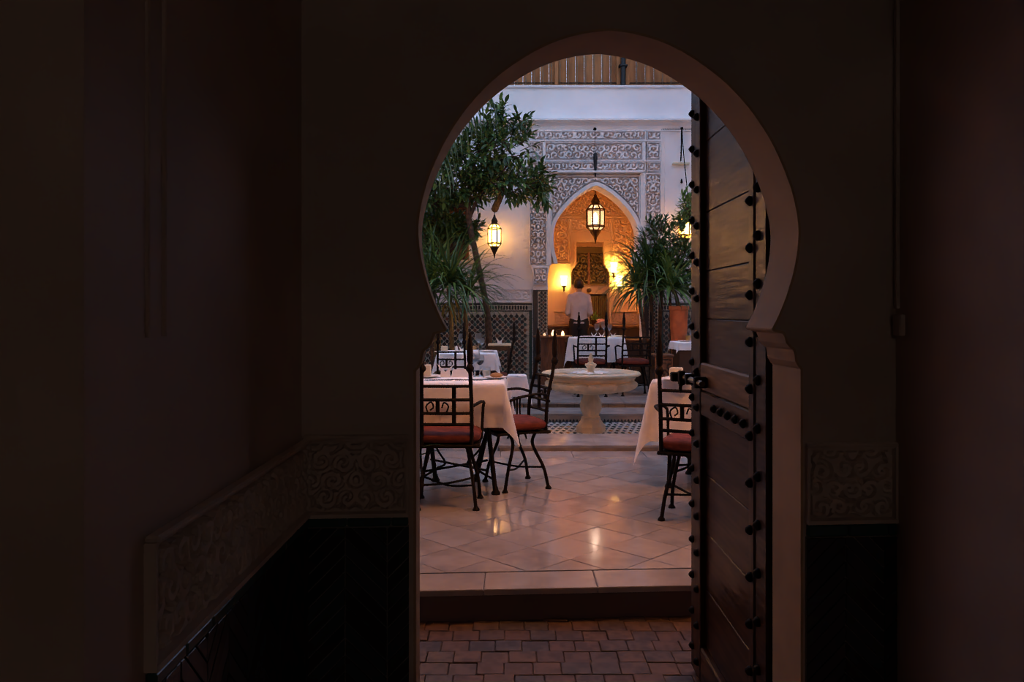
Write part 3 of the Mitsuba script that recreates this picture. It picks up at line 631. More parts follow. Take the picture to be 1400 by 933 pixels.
lantern('slim lantern glowing through the leaves at the right wall', PX(937, YL2), YL2, PZ(313, YL2), .113, 1.1, 11.0, 22, PZ(262, YL2), col=np.array([1.0, .42, .045]))
k = lantern('amber lantern on an iron hook stand left of the tables, behind the jamb', -1.15, 7.6, 1.95, .125, 1.1, 58.0, 24, 2.75, col=np.array([1.0, .42, .09]))
part(k, 'stand', tube(curve([[-1.43, 7.6, 0], [-1.43, 7.6, 1.5], [-1.43, 7.6, 2.55], [-1.33, 7.6, 2.80], [-1.15, 7.6, 2.75]], 6), .014, 8), 'm_iron')
part(k, 'foot', mv(lathe([(0, 0), (.16, 0), (.16, .012), (.03, .03), (.016, .06)], 16), -1.43, 7.6, 0), 'm_iron')
# lanterns on the court side of the door wall and on the side walls, outside the frame: the warm light on cloths, door and floor
lantern('amber lantern hanging from the gallery roof, right of the doorway', 1.9, 3.92, 3.0, .19, 1.1, 150.0, 30, 3.91, col=np.array([1.0, .37, .10]))
def dome_pendant(label, x, y, z):
    k = thing('dome_pendant', label, 'lamp', 'brass dome pendants under the gallery')
    part(k, 'shade', mv(lathe([(.172, 0), (.176, .004), (.174, .10), (.165, .20), (.13, .27), (.06, .31), (.015, .33), (.012, .30), (.06, .295), (.12, .255), (.158, .19), (.168, .10), (.170, .004), (.172, 0)], 28, caps=(False, False)), x, y, z), 'm_bronze', smooth=40)
    d = 24; a = np.arange(d) * 2 * np.pi / d
    part(k, 'diffuser', mv((np.vstack([np.c_[.105 * np.cos(a), .105 * np.sin(a), np.full(d, .158)], [[0, 0, .158]]]), np.array([[(i + 1) % d, i, d] for i in range(d)])), x, y, z), 'm_ceramic', emitter=emit(np.array([1.0, .37, .11]) * 165))
    part(k, 'cord', tube([[x, y, z + .32], [x, y, 3.91]], .006, 6), 'm_iron')
dome_pendant('brass dome lamp hung from the gallery roof above the near left chair', -.35, 4.30, 2.95)
dome_pendant('brass dome lamp hung from the gallery roof above the right chair', 1.25, 4.35, 2.95)
lantern('dim lantern in the hall behind the camera', .72, -2.3, 1.9, .10, 1.1, 13.0, 8.0, 2.6, col=np.array([1.0, .88, .80]))
def sconce(u, v, label):
    x, z = PX(u, YB - .12), PZ(v, YB - .12)
    k = thing('wall_sconce', label, 'wall lamp', 'amber wall lamps in the alcove')
    part(k, 'shade', mv(lathe([(.0, -.088), (.04, -.085), (.048, -.04), (.046, .02), (.056, .075), (.066, .098), (.060, .098), (0, .06)], 14), x, YB - .12, z), 'm_ceramic', smooth=40, label='glowing glass shade', emitter=emit(np.array([64.0, 27.0, 5.6])))
    part(k, 'holder', mv(lathe([(.0, -.20), (.012, -.18), (.02, -.15), (.018, -.12), (.045, -.10), (.05, -.088), (0, -.086)], 12), x, YB - .12, z), 'm_bronze', smooth=40)
    part(k, 'arm', tube(curve([[x, YB - .12, z - .16], [x, YB - .06, z - .19], [x, YB + .0, z - .15]], 5), .009, 6), 'm_bronze')
sconce(771, 384.5, 'amber glass wall lamp on the alcove wall left of the waiter')
sconce(846.3, 385, 'lower amber glass wall lamp on the alcove wall right of the waiter')
sconce(839.3, 366.5, 'upper amber glass wall lamp on the alcove wall right of the waiter')

# ================================================================== FOUNTAIN
FX, FY = .835, 8.52
k = thing('marble_fountain', 'cream marble fountain with lobed bowl on a fluted foot in the pool', 'fountain')
def at(m): return mv(m, FX, FY, 0)
RW = .595
def sq(r): return lambda a, i: 1.0
part(k, 'plinth', at(lathe([(.0, PB), (.150, PB), (.155, PB + .01), (.155, .02), (.145, .035), (.125, .055), (.108, .085), (.104, .10), (0, .10)], 8)), 'm_fountain')
flute = lambda a, i: 1 - .05 * np.abs(np.cos(a * 10)) if 3 <= i <= 9 else np.ones_like(a)
part(k, 'stem', at(lathe([(.085, .09), (.100, .10), (.100, .115), (.082, .128), (.092, .15), (.108, .185), (.116, .225), (.112, .265), (.098, .305), (.084, .335), (.082, .35), (.098, .362), (.12, .372)], 80, flute)), 'm_fountain', smooth=30)
lob = lambda a, i: 1 + (.065 * np.abs(np.sin(a * 9)) if 3 <= i <= 7 else 0)
part(k, 'bowl', at(lathe([(.09, .362), (.20, .372), (.32, .388), (.41, .408), (.445, .428), (.462, .455), (.462, .478), (.446, .495), (.440, .502), (.452, .515), (.472, .535), (.476, .55), (.470, .556)], 144, lob, caps=(True, False))), 'm_fountain', smooth=30)
part(k, 'rim', at(lathe([(.468, .552), (.505, .556), (.522, .568), (.522, .582), (.508, .594), (.48, .598), (.455, .590), (.44, .575), (.34, .552), (.2, .545), (.0, .548)], 72, caps=(False, True))), 'm_fountain', smooth=35)
part(k, 'water', at((lambda n: (np.vstack([np.c_[.443 * np.cos(np.arange(n) * 2 * np.pi / n), .443 * np.sin(np.arange(n) * 2 * np.pi / n), np.full(n, .576)], [[0, 0, .576]]]), np.array([[i, (i + 1) % n, n] for i in range(n)])))(48)), 'm_water')
pet = []
for i in range(10):
    a = i * 36 + 8
    pet.append(mv((np.array([[.07, -.03, .578], [.15, -.055, .590], [.23, 0, .582], [.15, .055, .590], [.07, .03, .578], [.15, 0, .60]]), np.array([[0, 1, 5], [1, 2, 5], [2, 3, 5], [3, 4, 5], [4, 0, 5]])), rz=a))
for i, m in enumerate(pet): part(k, 'petal', at(m), 'm_ceramic', label='white marble petal round the spout')
part(k, 'spout_cup', at(lathe([(.025, .575), (.04, .585), (.03, .60), (.045, .64), (.062, .66), (.064, .675), (.05, .68), (.0, .672)], 20)), 'm_fountain', smooth=40)
part(k, 'spout', at(lathe([(.034, .672), (.036, .69), (.022, .70), (.028, .72), (.026, .745), (.016, .765), (.018, .775), (.008, .79), (0, .792)], 16)), 'm_fountain', smooth=40)

# ================================================================== CLOTH-COVERED TABLES
def drape(a, b, z, drop_fl=.10, seed=0, ay=None, n=45, corner=.42, crease=0.0):
    """square cloth of half size a + drop over a table of half sizes (a, ay); hangs under its own weight with flared corners"""
    ay = ay or a; r = np.random.default_rng(seed)
    def axis(h):
        t = np.unique(np.r_[np.linspace(-h, h, 17), np.linspace(-h - b, -h, 15), np.linspace(h, h + b, 15)]); return t
    X, Y = np.meshgrid(axis(a), axis(ay))
    ex, ey = np.maximum(np.abs(X) - a, 0), np.maximum(np.abs(Y) - ay, 0)
    e = np.hypot(ex, ey); sx, sy = np.sign(X), np.sign(Y)
    ang = np.arctan2(ey, ex + 1e-9); cor = np.where((ex > 0) & (ey > 0), np.sin(2 * ang), 0)
    out = e * (drop_fl + corner * cor * .55) * .9
    out = np.maximum(out - crease * np.maximum(e - .155, 0) * (1 - cor), 0)
    u = np.where(ex > 0, Y, X); wave = .012 * np.sin(u * 17 + seed) + .009 * np.sin(u * 31 + 2 * seed)
    fold = np.where(e > 0, wave * np.minimum(e / b, 1.2), 0) * (1 - cor)
    r0 = .012
    dx, dy = np.cos(ang) * sx, np.sin(ang) * sy
    x = np.clip(X, -a, a) + np.where(e > 0, dx * (out + fold + np.minimum(e, r0)), 0); y = np.clip(Y, -ay, ay) + np.where(e > 0, dy * (out + fold + np.minimum(e, r0)), 0)
    zz = z + .004 - np.where(e > 0, np.sqrt(np.maximum(e - r0 * .4, 0) ** 2 - np.minimum(out, e * .9) ** 2 * .5 + 1e-9), 0)
    v = np.c_[x.ravel(), y.ravel(), zz.ravel()]; v[:, 2] += .0012 * meshkit.noise(v * 9, seed)
    nx = X.shape[1]; q = np.arange(X.size).reshape(X.shape); A, B, C, D = q[:-1, :-1].ravel(), q[:-1, 1:].ravel(), q[1:, 1:].ravel(), q[1:, :-1].ravel()
    return v, np.vstack([np.c_[A, B, C], np.c_[A, C, D]])
def table(x, y, z0, h, a, rz, drop, label, clabel, seed=1, ay=None, legs=None, corner=.42, fl=.10, crease=0.0):
    k = thing('dining_table', label, 'table', 'dining tables set round the courtyard'); ay = ay or a
    M = lambda m: mv(m, x, y, z0, rz)
    part(k, 'tabletop', M(box(-a + .006, a - .006, -ay + .006, ay - .006, h - .03, h - .002, .004)), 'm_darkwood')
    part(k, 'apron', M(join([box(-a + .07, a - .07, s * (ay - .08) - .008, s * (ay - .08) + .008, h - .07, h - .03) for s in (-1, 1)] + [box(s * (a - .08) - .008, s * (a - .08) + .008, -ay + .07, ay - .07, h - .07, h - .03) for s in (-1, 1)])), 'm_iron')
    for i, (lx, ly) in enumerate(legs or [(s * (a - .09), t * (ay - .09)) for s in (-1, 1) for t in (-1, 1)]):
        tx, ty = np.sign(lx) * (a - .1), np.sign(ly) * (ay - .1)
        lg = part(k, 'leg', M(join([tube(curve([[tx, ty, h - .05], [tx * .96 + lx * .04, ty, h * .6], [lx * .5 + tx * .5, ly * .5 + ty * .5, h * .3], [lx, ly, .0]], 6), .016, 8), mv(lathe([(.03, 0), (.03, .012), (.018, .03), (.014, .05)], 10), lx, ly, 0)])), 'm_iron', smooth=40)
        part(lg, 'scroll', M(tube(curve([[tx, ty, h * .62], [tx * .72, ty * .72, h * .34], [lx * .55, ly * .55, h * .2], [lx * .92, ly * .92, .10]], 6), .008, 6)), 'm_iron')
    part(k, 'stretcher', M(join([tube([[-a + .12, -ay + .12, h * .2], [a - .12, ay - .12, h * .2]], .008, 6), tube([[-a + .12, ay - .12, h * .21], [a - .12, -ay + .12, h * .21]], .008, 6)])), 'm_iron')
    m = drape(a, drop, h, fl, seed, ay, corner=corner, crease=crease)
    add('tablecloth', M(m), 'm_cloth', clabel, 'tablecloth', 'white tablecloths on the dining tables', smooth=True)
    return k
T1 = dict(x=-.385, y=5.65, z=.76)
table(-.385, 5.65, 0, .755, .325, 0, .30, 'dining table with iron legs behind the near left chair', 'white cloth on the near left table', 1, ay=.32, legs=[(-.27, -.22), (.275, -.22), (-.17, .2), (.12, .2)], crease=.45, fl=.14)
T2 = dict(x=-.545, y=9.8, z=.74)
table(-.535, 9.8, 0, .735, .335, 0, .20, 'dining table in the second row on the left, before the tiled wall', 'white cloth on the second left table, before the tiled wall', 2, ay=.40)
T3 = dict(x=1.19, y=11.15, z=.875)
table(1.17, 11.15, PLZ, .755, .27, 31, .34, 'dining table behind the fountain', 'white cloth on the table behind the fountain', 3, corner=.22, fl=.05)
c28, s28 = math.cos(math.radians(-28)), math.sin(math.radians(-28))
T4 = dict(x=.965 + .36 * c28 - .36 * s28, y=5.60 + .36 * s28 + .36 * c28, z=.76)
table(T4['x'], T4['y'], 0, .755, .35, -28, .43, 'dining table half hidden by the door leaf at the right', 'long white cloth with pointed corner on the table beside the door leaf', 4, corner=.30, fl=.08)

# ================================================================== WROUGHT-IRON CHAIRS
def chair_parts(arms=True, hb=.155):
    P = []
    for s in (-1, 1):
        post = curve([[s * hb, -.19, .395], [s * hb, -.205, .62], [s * (hb - .004), -.245, .80], [s * (hb - .008), -.265, .92]], 5)
        P.append(('post', tube(post, .0125, 7), 'm_iron'))
        P.append(('finial', mv(lathe([(.010, -.02), (.015, -.01), (.024, .0), (.026, .015), (.018, .03), (.013, .04), (.019, .06), (.020, .12), (.014, .18), (.008, .20), (.011, .212), (.004, .235)], 9), s * (hb - .008), -.265, .915 - .04), 'm_iron'))
        P.append(('leg', join([tube(curve([[s * .12, -.13, .395], [s * .135, -.10, .31], [s * .165, -.17, .15], [s * .182, -.20, .01]], 6), .0115, 7), mv(lathe([(.022, 0), (.022, .008), (.013, .022)], 9), s * .182, -.20, 0)]), 'm_iron'))
        P.append(('leg', join([tube(curve([[s * .12, .07, .395], [s * .14, .05, .31], [s * .18, .10, .15], [s * .195, .13, .01]], 6), .0115, 7), mv(lathe([(.022, 0), (.022, .008), (.013, .022)], 9), s * .195, .13, 0)]), 'm_iron'))
        if arms:
            P.append(('armrest', tube(curve([[s * hb, -.215, .645], [s * (hb + .05), -.13, .665], [s * .215, -.01, .655], [s * .222, .08, .635], [s * .215, .10, .60], [s * .205, .08, .40]], 6), .010, 6), 'm_iron'))
    def yb(z): return -.19 - max(0, z - .44) * .165
    for z in (.535, .605, .69, .775): P.append(('rail', tube([[-hb, yb(z), z], [0, yb(z) - .012, z], [hb, yb(z), z]], .0105, 6), 'm_iron'))
    P.append(('slat', box(.035, .06, yb(.65) - .012, yb(.65) + .002, .535, .775), 'm_iron'))
    P.append(('slat', box(-.065, -.042, yb(.65) - .012, yb(.65) + .002, .605, .69), 'm_iron'))
    P.append(('scroll', join([tube(curve([[-.115, yb(.65), .61], [-.125, yb(.65), .65], [-.095, yb(.65), .675], [-.08, yb(.65), .645], [-.10, yb(.65), .625]], 4), .005, 5), tube(curve([[.0, yb(.65), .61], [.012, yb(.65), .65], [-.015, yb(.65), .672], [-.028, yb(.65), .64]], 4), .005, 5)]), 'm_iron'))
    P.append(('seat_frame', join([box(-.20, .20, -.20, .19, .392, .405, .003), tube([[-.2, -.2, .398], [.2, -.2, .398], [.205, .19, .398], [-.205, .19, .398]], .012, 6, closed=True)]), 'm_iron'))
    cu = ball(1, 3); v = cu[0]; v = np.sign(v) * np.abs(v) ** np.array([.42, .42, .75]) * np.array([.208, .205, .041]) + np.array([0, -.003, .446])
    P.append(('cushion', (v, cu[1]), 'm_cushion'))
    P.append(('stretcher', join([tube(curve([[-.165, -.17, .15], [0, -.035, .135], [.18, .10, .15]], 6), .007, 6), tube(curve([[.165, -.17, .15], [0, -.035, .12], [-.18, .10, .15]], 6), .007, 6)]), 'm_iron'))
    return [(n, mikit.ply(m, b, smooth=(40 if n != 'slat' else False)), b) for n, m, b in P]
CH = {True: chair_parts(True), False: chair_parts(False), 'wide': chair_parts(True, .185)}
def chair(x, y, z, rz, label, kind=True):
    k = thing('dining_chair', label, 'chair', 'wrought-iron dining chairs with red cushions')
    for n, d, b in CH[kind]: putply(k + '__' + n, d, TR(x, y, z, rz))
    return k
chair(-.405, 5.19, 0, 0, 'black iron armchair, red cushion, before the near left table, its back to the doorway')
chair(.0, 5.70, 0, 112, 'black iron armchair with red cushion in profile right of the near left table')
chair(-.685, 9.30, 0, 0, 'black iron chair with red cushion in front of the second left table', False)
chair(-.24, 9.78, 0, 90, 'tall black iron chair with red cushion at the right end of the second left table', False)
chair(1.045, 10.70, PLZ, 0, 'black iron armchair with red cushion before the left of the table behind the fountain', 'wide')
chair(1.62, 10.78, PLZ, 4, 'black iron armchair with red cushion right of the table behind the fountain', 'wide')
chair(1.13, 4.86, 0, -24, 'black iron chair with red cushion half hidden by the door leaf', 'wide')
chair(-.42, 6.38, 0, 180, 'black iron chair tucked under the far side of the near left table', False) if False else None

# ================================================================== THINGS ON THE TABLES
def napkin_pocket(x, y, z, s, label, grp):
    k = add('folded_napkin', mv((np.array([[-.05, -.03, 0], [.05, -.03, 0], [.05, .03, 0], [-.05, .03, 0], [-.042, -.02, .05], [.042, -.02, .05], [.042, .02, .05], [-.042, .02, .05], [-.085, 0, .135], [.085, 0, .135], [0, -.012, .045], [0, .012, .045]]), np.array([[0, 1, 5], [0, 5, 4], [1, 2, 6], [1, 6, 5], [2, 3, 7], [2, 7, 6], [3, 0, 4], [3, 4, 7], [4, 10, 8], [7, 8, 11], [4, 8, 7], [10, 11, 8], [5, 9, 10], [6, 11, 9], [5, 6, 9], [10, 9, 11], [4, 5, 10], [7, 11, 6], [0, 3, 2], [0, 2, 1]])), x, y, z, s=s), 'm_napkin', label, 'napkin', grp)
def wineglass(x, y, z, label, grp, s=1.0, wine=False):
    k = thing('wine_glass', label, 'glass', grp)
    part(k, 'bowl', mv(lathe([(0, 0), (.036, .0005), (.034, .003), (.007, .007), (.0045, .02), (.0045, .085), (.012, .094), (.031, .114), (.037, .14), (.035, .165), (.031, .186), (.0295, .186), (.0333, .165), (.0352, .14), (.0293, .1155), (.010, .0975), (0, .0965)], 20), x, y, z, s=s), 'm_crystal', smooth=40)
    if wine: part(k, 'wine', mv(lathe([(.0, .098), (.011, .0985), (.028, .117), (.033, .136), (.0, .137)], 14), x, y, z, s=s), 'm_trousers')
def plate(x, y, z, label, grp, r=.105):
    return add('plate', mv(lathe([(.0, .001), (r * .6, .001), (r * .68, .006), (r, .014), (r * .99, .017), (r * .66, .010), (0, .006)], 28), x, y, z), 'm_ceramic', label, 'plate', grp, smooth=40)
def fork(x, y, z, rz, label, grp, dark=True):
    pts = [[0, -.095, .004], [0, -.02, .006], [0, .03, .004], [0, .05, .006]]
    m = join([box(-.005, .005, -.095, .03, .001, .004, .001), box(-.012, .012, .03, .055, .001, .004, .001)] + [box(-.012 + i * .0068, -.0085 + i * .0068, .055, .095, .001, .004) for i in range(4)])
    add('fork', mv(m, x, y, z, rz), 'm_silver', label, 'fork', grp)
def knife(x, y, z, rz, label, grp):
    m = join([box(-.006, .006, -.11, -.01, .001, .006, .001), prism([(-.007, -.01), (.005, -.01), (.005, .08), (-.002, .11), (-.007, .10)], .001, .0035)])
    add('knife', mv(m, x, y, z, rz), 'm_silver', label, 'knife', grp)
def block(x, y, z, s, label, rz=0):
    k = thing('candle_cup', label, 'candle holder', 'cream candle cups on the tables')
    part(k, 'cup', mv(join([prism([(-.042, -.042), (.042, -.042), (.042, .042), (-.042, .042)], 0, .08, .006)]), x, y, z, rz, s), 'm_cream')
    part(k, 'wick', mv(tube([[0, 0, .079], [0, .002, .09]], .002, 5), x, y, z, s=s), 'm_black')
t = T1; z = t['z'] - .0
g = 'things on the near left table'
plate(-.615, 5.78, z, 'white plate under the cream candle cup at the left of the near table', g)
block(-.625, 5.79, z + .0145, .95, 'cream candle cup on the plate at the left of the near left table')
napkin_pocket(-.482, 5.83, z, .75, 'white winged napkin standing on the near left table', g)
add('menu_card', mv((np.array([[-.08, -.03, 0], [.08, -.03, 0], [.08, .03, 0], [-.08, .03, 0], [-.07, 0, .055], [.07, 0, .055]]), np.array([[0, 1, 5], [0, 5, 4], [2, 3, 4], [2, 4, 5], [0, 4, 3], [1, 2, 5], [0, 3, 2], [0, 2, 1]])), -.36, 5.84, z, 6), 'm_napkin', 'white folded menu card standing on the near left table', 'card')
wineglass(-.272, 5.86, z, 'tall wine glass on the near left table', g, 1.05)
wineglass(-.235, 5.90, z, 'dark filled wine glass behind the tall glass on the near table', g, .85, True)
wineglass(-.30, 5.93, z, 'second dark filled wine glass at the back of the near table', g, .85, True)
k = thing('tumbler', 'small clear tumbler beside the plate on the near left table', 'glass')
part(k, 'glass', mv(lathe([(0, 0), (.026, 0), (.027, .002), (.032, .07), (.0325, .072), (.031, .072), (.0255, .0035), (0, .0034)], 16), -.185, 5.80, z), 'm_crystal', smooth=40)
part(k, 'candle', mv(lathe([(0, .004), (.022, .004), (.022, .05), (0, .05)], 14), -.185, 5.80, z), 'm_cream')
plate(-.115, 5.66, z, 'white plate at the right edge of the near left table', g, .085)
add('bread_roll', mv(ball(.03, 2, (1.5, 1, .6)), -.11, 5.66, z + .026), 'm_bread', 'bread roll on the plate at the right edge of the near table', 'bread', smooth=True)
fork(-.505, 5.53, z, 88, 'fork lying left of the iron chair post on the near table', g); knife(-.46, 5.565, z, 92, 'knife beside the fork at the left of the near table', g)
fork(-.295, 5.53, z, 84, 'fork lying right of the iron chair post on the near table', g); knife(-.245, 5.57, z, 90, 'knife beside the fork at the right of the near table', g)
knife(-.185, 5.60, z, 80, 'knife beside the right plate on the near table', g)
z = T2['z']; g = 'things on the second left table'
block(PX(607.5, 9.75), 9.75, z, .92, 'cream candle cup on the second left table')
plate(PX(606, 9.62), 9.58, z, 'white plate before the candle cup on the second left table', g)
napkin_pocket(PX(631.5, 9.9), 9.9, z, .55, 'small white winged napkin on the second left table', g)
wineglass(PX(631, 10.0), 10.02, z, 'wine glass at the left of the second table', g, 1.15); wineglass(PX(654, 9.95), 9.95, z, 'wine glass at the middle of the second table', g, 1.2); wineglass(PX(659, 9.9), 9.88, z, 'wine glass right of the middle of the second table', g, .9)
k = thing('salt_shaker', 'white salt shaker beside the left wine glass on the second table', 'shaker'); part(k, 'body', mv(lathe([(.018, 0), (.022, .01), (.018, .05), (.012, .065), (0, .07)], 12), PX(624, 9.85), 9.85, z), 'm_ceramic', smooth=40)
k = thing('oil_jar', 'small golden oil jar on the second left table', 'jar'); part(k, 'body', mv(lathe([(.03, 0), (.034, .02), (.03, .05), (.018, .062), (0, .065)], 14), PX(647.5, 9.9), 9.97, z), 'm_bread', smooth=40)
plate(PX(666, 9.75), 9.78, z, 'white plate on the right half of the second left table', g)
knife(PX(672, 9.6), 9.6, z, 84, 'dark knife at the right of the second left table', g); fork(PX(619, 9.55), 9.55, z, 86, 'fork at the left of the second left table', g); knife(PX(640, 9.55), 9.55, z, 86, 'knife at the middle of the second left table', g)
z = T3['z']; g = 'things on the table behind the fountain'
for i, (u, y, s) in enumerate(((816, 11.1, 1.0), (826, 11.25, 1.12), (833, 11.1, 1.02))):
    wineglass(PX(u, y), y, z, ['left of the three wine glasses behind the fountain', 'middle, taller wine glass of the three behind the fountain', 'right of the three wine glasses behind the fountain'][i], g, s * 1.0)
for i, (u, y) in enumerate(((812, 11.0), (822.5, 10.98), (838, 11.05))): napkin_pocket(PX(u, y), y, z, .5, ['left', 'middle', 'right'][i] + ' white napkin at the foot of the glasses behind the fountain', 'napkins on the table behind the fountain')
plate(PX(804, 11.05), 11.05, z, 'white plate at the left of the table behind the fountain', g); plate(PX(845, 11.2), 11.2, z, 'white plate at the right of the table behind the fountain', g)
z = T4['z']
block(1.155, 5.66, z, 1.0, 'cream candle cup on the table beside the door leaf', -20)
plate(1.12, 5.52, z, 'white plate before the candle cup on the table beside the door leaf', None)

# ================================================================== SIDE TABLES, CONSOLE, CHESTS
k = thing('candle_table', 'round carved wooden side table with glowing candle lamps by the pilaster', 'table')
cx, cy = PX(755.5, 12.3), 12.3
part(k, 'top', mv(lathe([(.0, .715), (.29, .715), (.305, .722), (.305, .737), (.29, .745), (0, .745)], 28), cx, cy, PLZ), 'm_wood', smooth=35)
hexa = lambda r, n=8: [(r * math.cos(2 * math.pi * i / n + .39), r * math.sin(2 * math.pi * i / n + .39)) for i in range(n)]
part(k, 'drum', mv(prism(hexa(.19), .04, .715), cx, cy, PLZ), 'm_wood')
part(k, 'plinth', mv(prism(hexa(.215), .0, .05, .01), cx, cy, PLZ), 'm_wood')
for i in range(8):
    a = 2 * math.pi * (i + .5) / 8 + .39
    p = part(k, 'panel', mv(join([box(.172, .181, -.052, .052, .10, .36, .004), box(.172, .181, -.052, .052, .40, .66, .004)]), cx, cy, PLZ, math.degrees(a)), 'm_wood')
for u, v0, hgt, r, lab in ((757, 458.8, .125, .038, 'largest of the glowing candle lamps on the round side table'), (769.3, 459.2, .10, .026, 'glowing candle lamp at the right of the round side table'), (744.3, 459.4, .06, .022, 'small reddish candle lamp at the left of the round side table')):
    k = thing('candle_lamp', lab, 'candle lamp', 'candle lamps on the round side table')
    x, y = PX(u, 12.22), 12.22; zb_ = PLZ + .745
    small = hgt < .08
    part(k, 'glass', mv(lathe([(r * .7, 0), (r, hgt * .12), (r * .95, hgt * .35), (r * .55, hgt * .6), (r * .3, hgt * .72), (0, hgt * .73)], 14), x, y, zb_), 'm_ceramic', smooth=40, label='glowing glass', emitter=emit(np.array([1.0, .42, .16]) * (.9 if small else 3.5)))
    part(k, 'neck', mv(lathe([(r * .3, hgt * .7), (r * .2, hgt * .9), (r * .28, hgt * 1.05), (0, hgt * 1.06)], 10), x, y, zb_), 'm_bronze', smooth=40)
k = thing('console', 'long dark wooden console along the alcove wall behind the waiter', 'console')
yc0, yc1, zt = 14.50, 14.93, PZ(445.5, 14.5)
part(k, 'top', box(.56, 2.38, yc0, yc1, zt - .04, zt, .008), 'm_wood')
part(k, 'body', box(.60, 2.34, yc0 + .03, yc1 - .01, PLZ + .08, zt - .04), 'm_darkwood')
for i in range(4):
    a = .63 + i * .43
    d = part(k, 'door', box(a, a + .40, yc0 + .015, yc0 + .03, PLZ + .14, zt - .08, .006), 'm_darkwood'); part(d, 'knob', mv(ball(.014, 1), a + .36, yc0 + .006, .55), 'm_bronze')
for a in (.62, 2.28): part(k, 'leg', box(a, a + .05, yc0 + .03, yc0 + .08, PLZ, PLZ + .08), 'm_darkwood')
# things on the console
k = thing('flower_bowl', 'bowl of pinkish flowers on the console beside the waiter', 'flowers')
bx_, by_ = PX(823, 14.68), 14.68
part(k, 'bowl', mv(lathe([(.05, 0), (.09, .03), (.12, .06), (.115, .06), (0, .03)], 18), bx_, by_, zt), 'm_ceramic', smooth=40)
r = np.random.default_rng(2)
part(k, 'blossoms', join([mv(ball(.026, 1, (1, 1, .8)), bx_ + r.normal(0, .05), by_ + r.normal(0, .05), zt + .075 + r.normal(0, .014)) for _ in range(22)]), 'm_flower', kind='stuff', smooth=True)
k = thing('potted_herb', 'small green leafy plant in a pot on the console', 'plant')
px_, py_ = PX(813, 14.75), 14.75
part(k, 'pot', mv(lathe([(.05, 0), (.07, .09), (.075, .1), (0, .09)], 14), px_, py_, zt), 'm_darkwood', smooth=40)
k = thing('water_glass', 'small glass at the right end of the console', 'glass'); part(k, 'glass', mv(lathe([(.03, 0), (.032, .003), (.036, .085)], 14, caps=(True, False)), PX(842, 14.7), 14.7, zt), 'm_glass', smooth=40)
# dark wooden armchair-like sideboard, carved chest
k = thing('sideboard', 'low dark wooden sideboard behind the right chair of the fountain table', 'sideboard')
x0, x1, y0 = PX(861, 12.3), PX(893, 12.3), 12.3
part(k, 'top', box(x0 - .02, x1, y0 - .02, y0 + .4, PZ(467, 12.3), PZ(464.6, 12.3), .006), 'm_wood'); part(k, 'body', box(x0, x1 - .02, y0, y0 + .38, PLZ, PZ(467, 12.3)), 'm_darkwood')
for i in range(2): part(k, 'panel', box(x0 + .015 + i * .17, x0 + .165 + i * .17, y0 - .012, y0, PLZ + .06, PZ(469, 12.3), .005), 'm_darkwood')
k = thing('carved_chest', 'carved dark wooden chest behind the door-side table', 'chest')
x0, x1, y0 = PX(894.5, 10.6), PX(921, 10.6), 10.6
part(k, 'body', box(x0 + .008, x1 - .008, y0 + .008, y0 + .3, PLZ, PZ(487, 10.6)), 'm_darkwood'); part(k, 'lid', box(x0 - .005, x1 + .005, y0 - .01, y0 + .32, PZ(488, 10.6), PZ(485, 10.6), .006), 'm_wood')
part(k, 'carving', relief(x0 + .01, x1 - .01, PLZ + .05, PZ(489, 10.6), y0 - .006, .02, .06, .007, seed=9, border=.015), 'm_wood')
k = thing('service_table', 'dark wooden table with draped white cloth before the terracotta planter', 'table')
x0, x1, y0 = PX(927.5, 10.9), PX(927.5, 10.9) + .62, 10.9; zt5 = PZ(468.5, 10.9)
part(k, 'top', box(x0, x1, y0, y0 + .55, zt5 - .03, zt5 - .004), 'm_darkwood'); part(k, 'body', box(x0 + .02, x1 - .02, y0 + .02, y0 + .52, PLZ + .1, zt5 - .03), 'm_darkwood')
for a in (x0 + .02, x1 - .06): part(k, 'leg', box(a, a + .04, y0 + .02, y0 + .06, PLZ, PLZ + .12), 'm_darkwood')
m = drape(.305, .11, 0, .08, 5, ay=.27)
add('table_runner', mv(m, (x0 + x1) / 2, y0 + .275, zt5 - .004), 'm_cloth', 'short white cloth on the dark table before the terracotta planter', 'tablecloth', smooth=True)
k = thing('drink_glass', 'glass of amber drink on the dark service table', 'glass')
part(k, 'glass', mv(lathe([(.03, 0), (.032, .003), (.04, .11)], 14, caps=(True, False)), PX(941, 11.1), 11.1, zt5 + .003), 'm_glass', smooth=40); part(k, 'drink', mv(lathe([(0, .004), (.03, .004), (.036, .085), (0, .086)], 14), PX(941, 11.1), 11.1, zt5 + .003), 'm_drink')
wineglass(PX(944.5, 11.2), 11.2, zt5 + .003, 'wine glass beside the amber drink on the service table', None, 1.0)
plate(PX(936, 11.05), 11.05, zt5 + .003, 'stacked white plate on the service table', None, .09)
# small cloth-covered stand and shelf table on the left
k = thing('linen_stand', 'small iron stand under white linen behind the profile chair', 'stand')
sx, sy = PX(707, 7.3), 7.42
part(k, 'top', mv(lathe([(0, .63), (.085, .63), (.085, .645), (0, .645)], 18), sx, sy, 0), 'm_darkwood')
for i in range(3):
    a = i * 2.094 + .5
    part(k, 'leg', tube(curve([[sx + .05 * math.cos(a), sy + .05 * math.sin(a), .63], [sx + .03 * math.cos(a), sy + .03 * math.sin(a), .3], [sx + .1 * math.cos(a), sy + .1 * math.sin(a), 0.052 if sx + .1 * math.cos(a) > OXA else 0]], 6), .009, 6), 'm_iron')
add('linen', mv(drape(.075, .20, .645, .06, 6, ay=.075), sx, sy, 0), 'm_cloth', 'white linen draped over the small stand behind the profile chair', 'cloth', smooth=True)
k = thing('shelf_table', 'narrow pale-topped table against the tiled wall on the left', 'table')
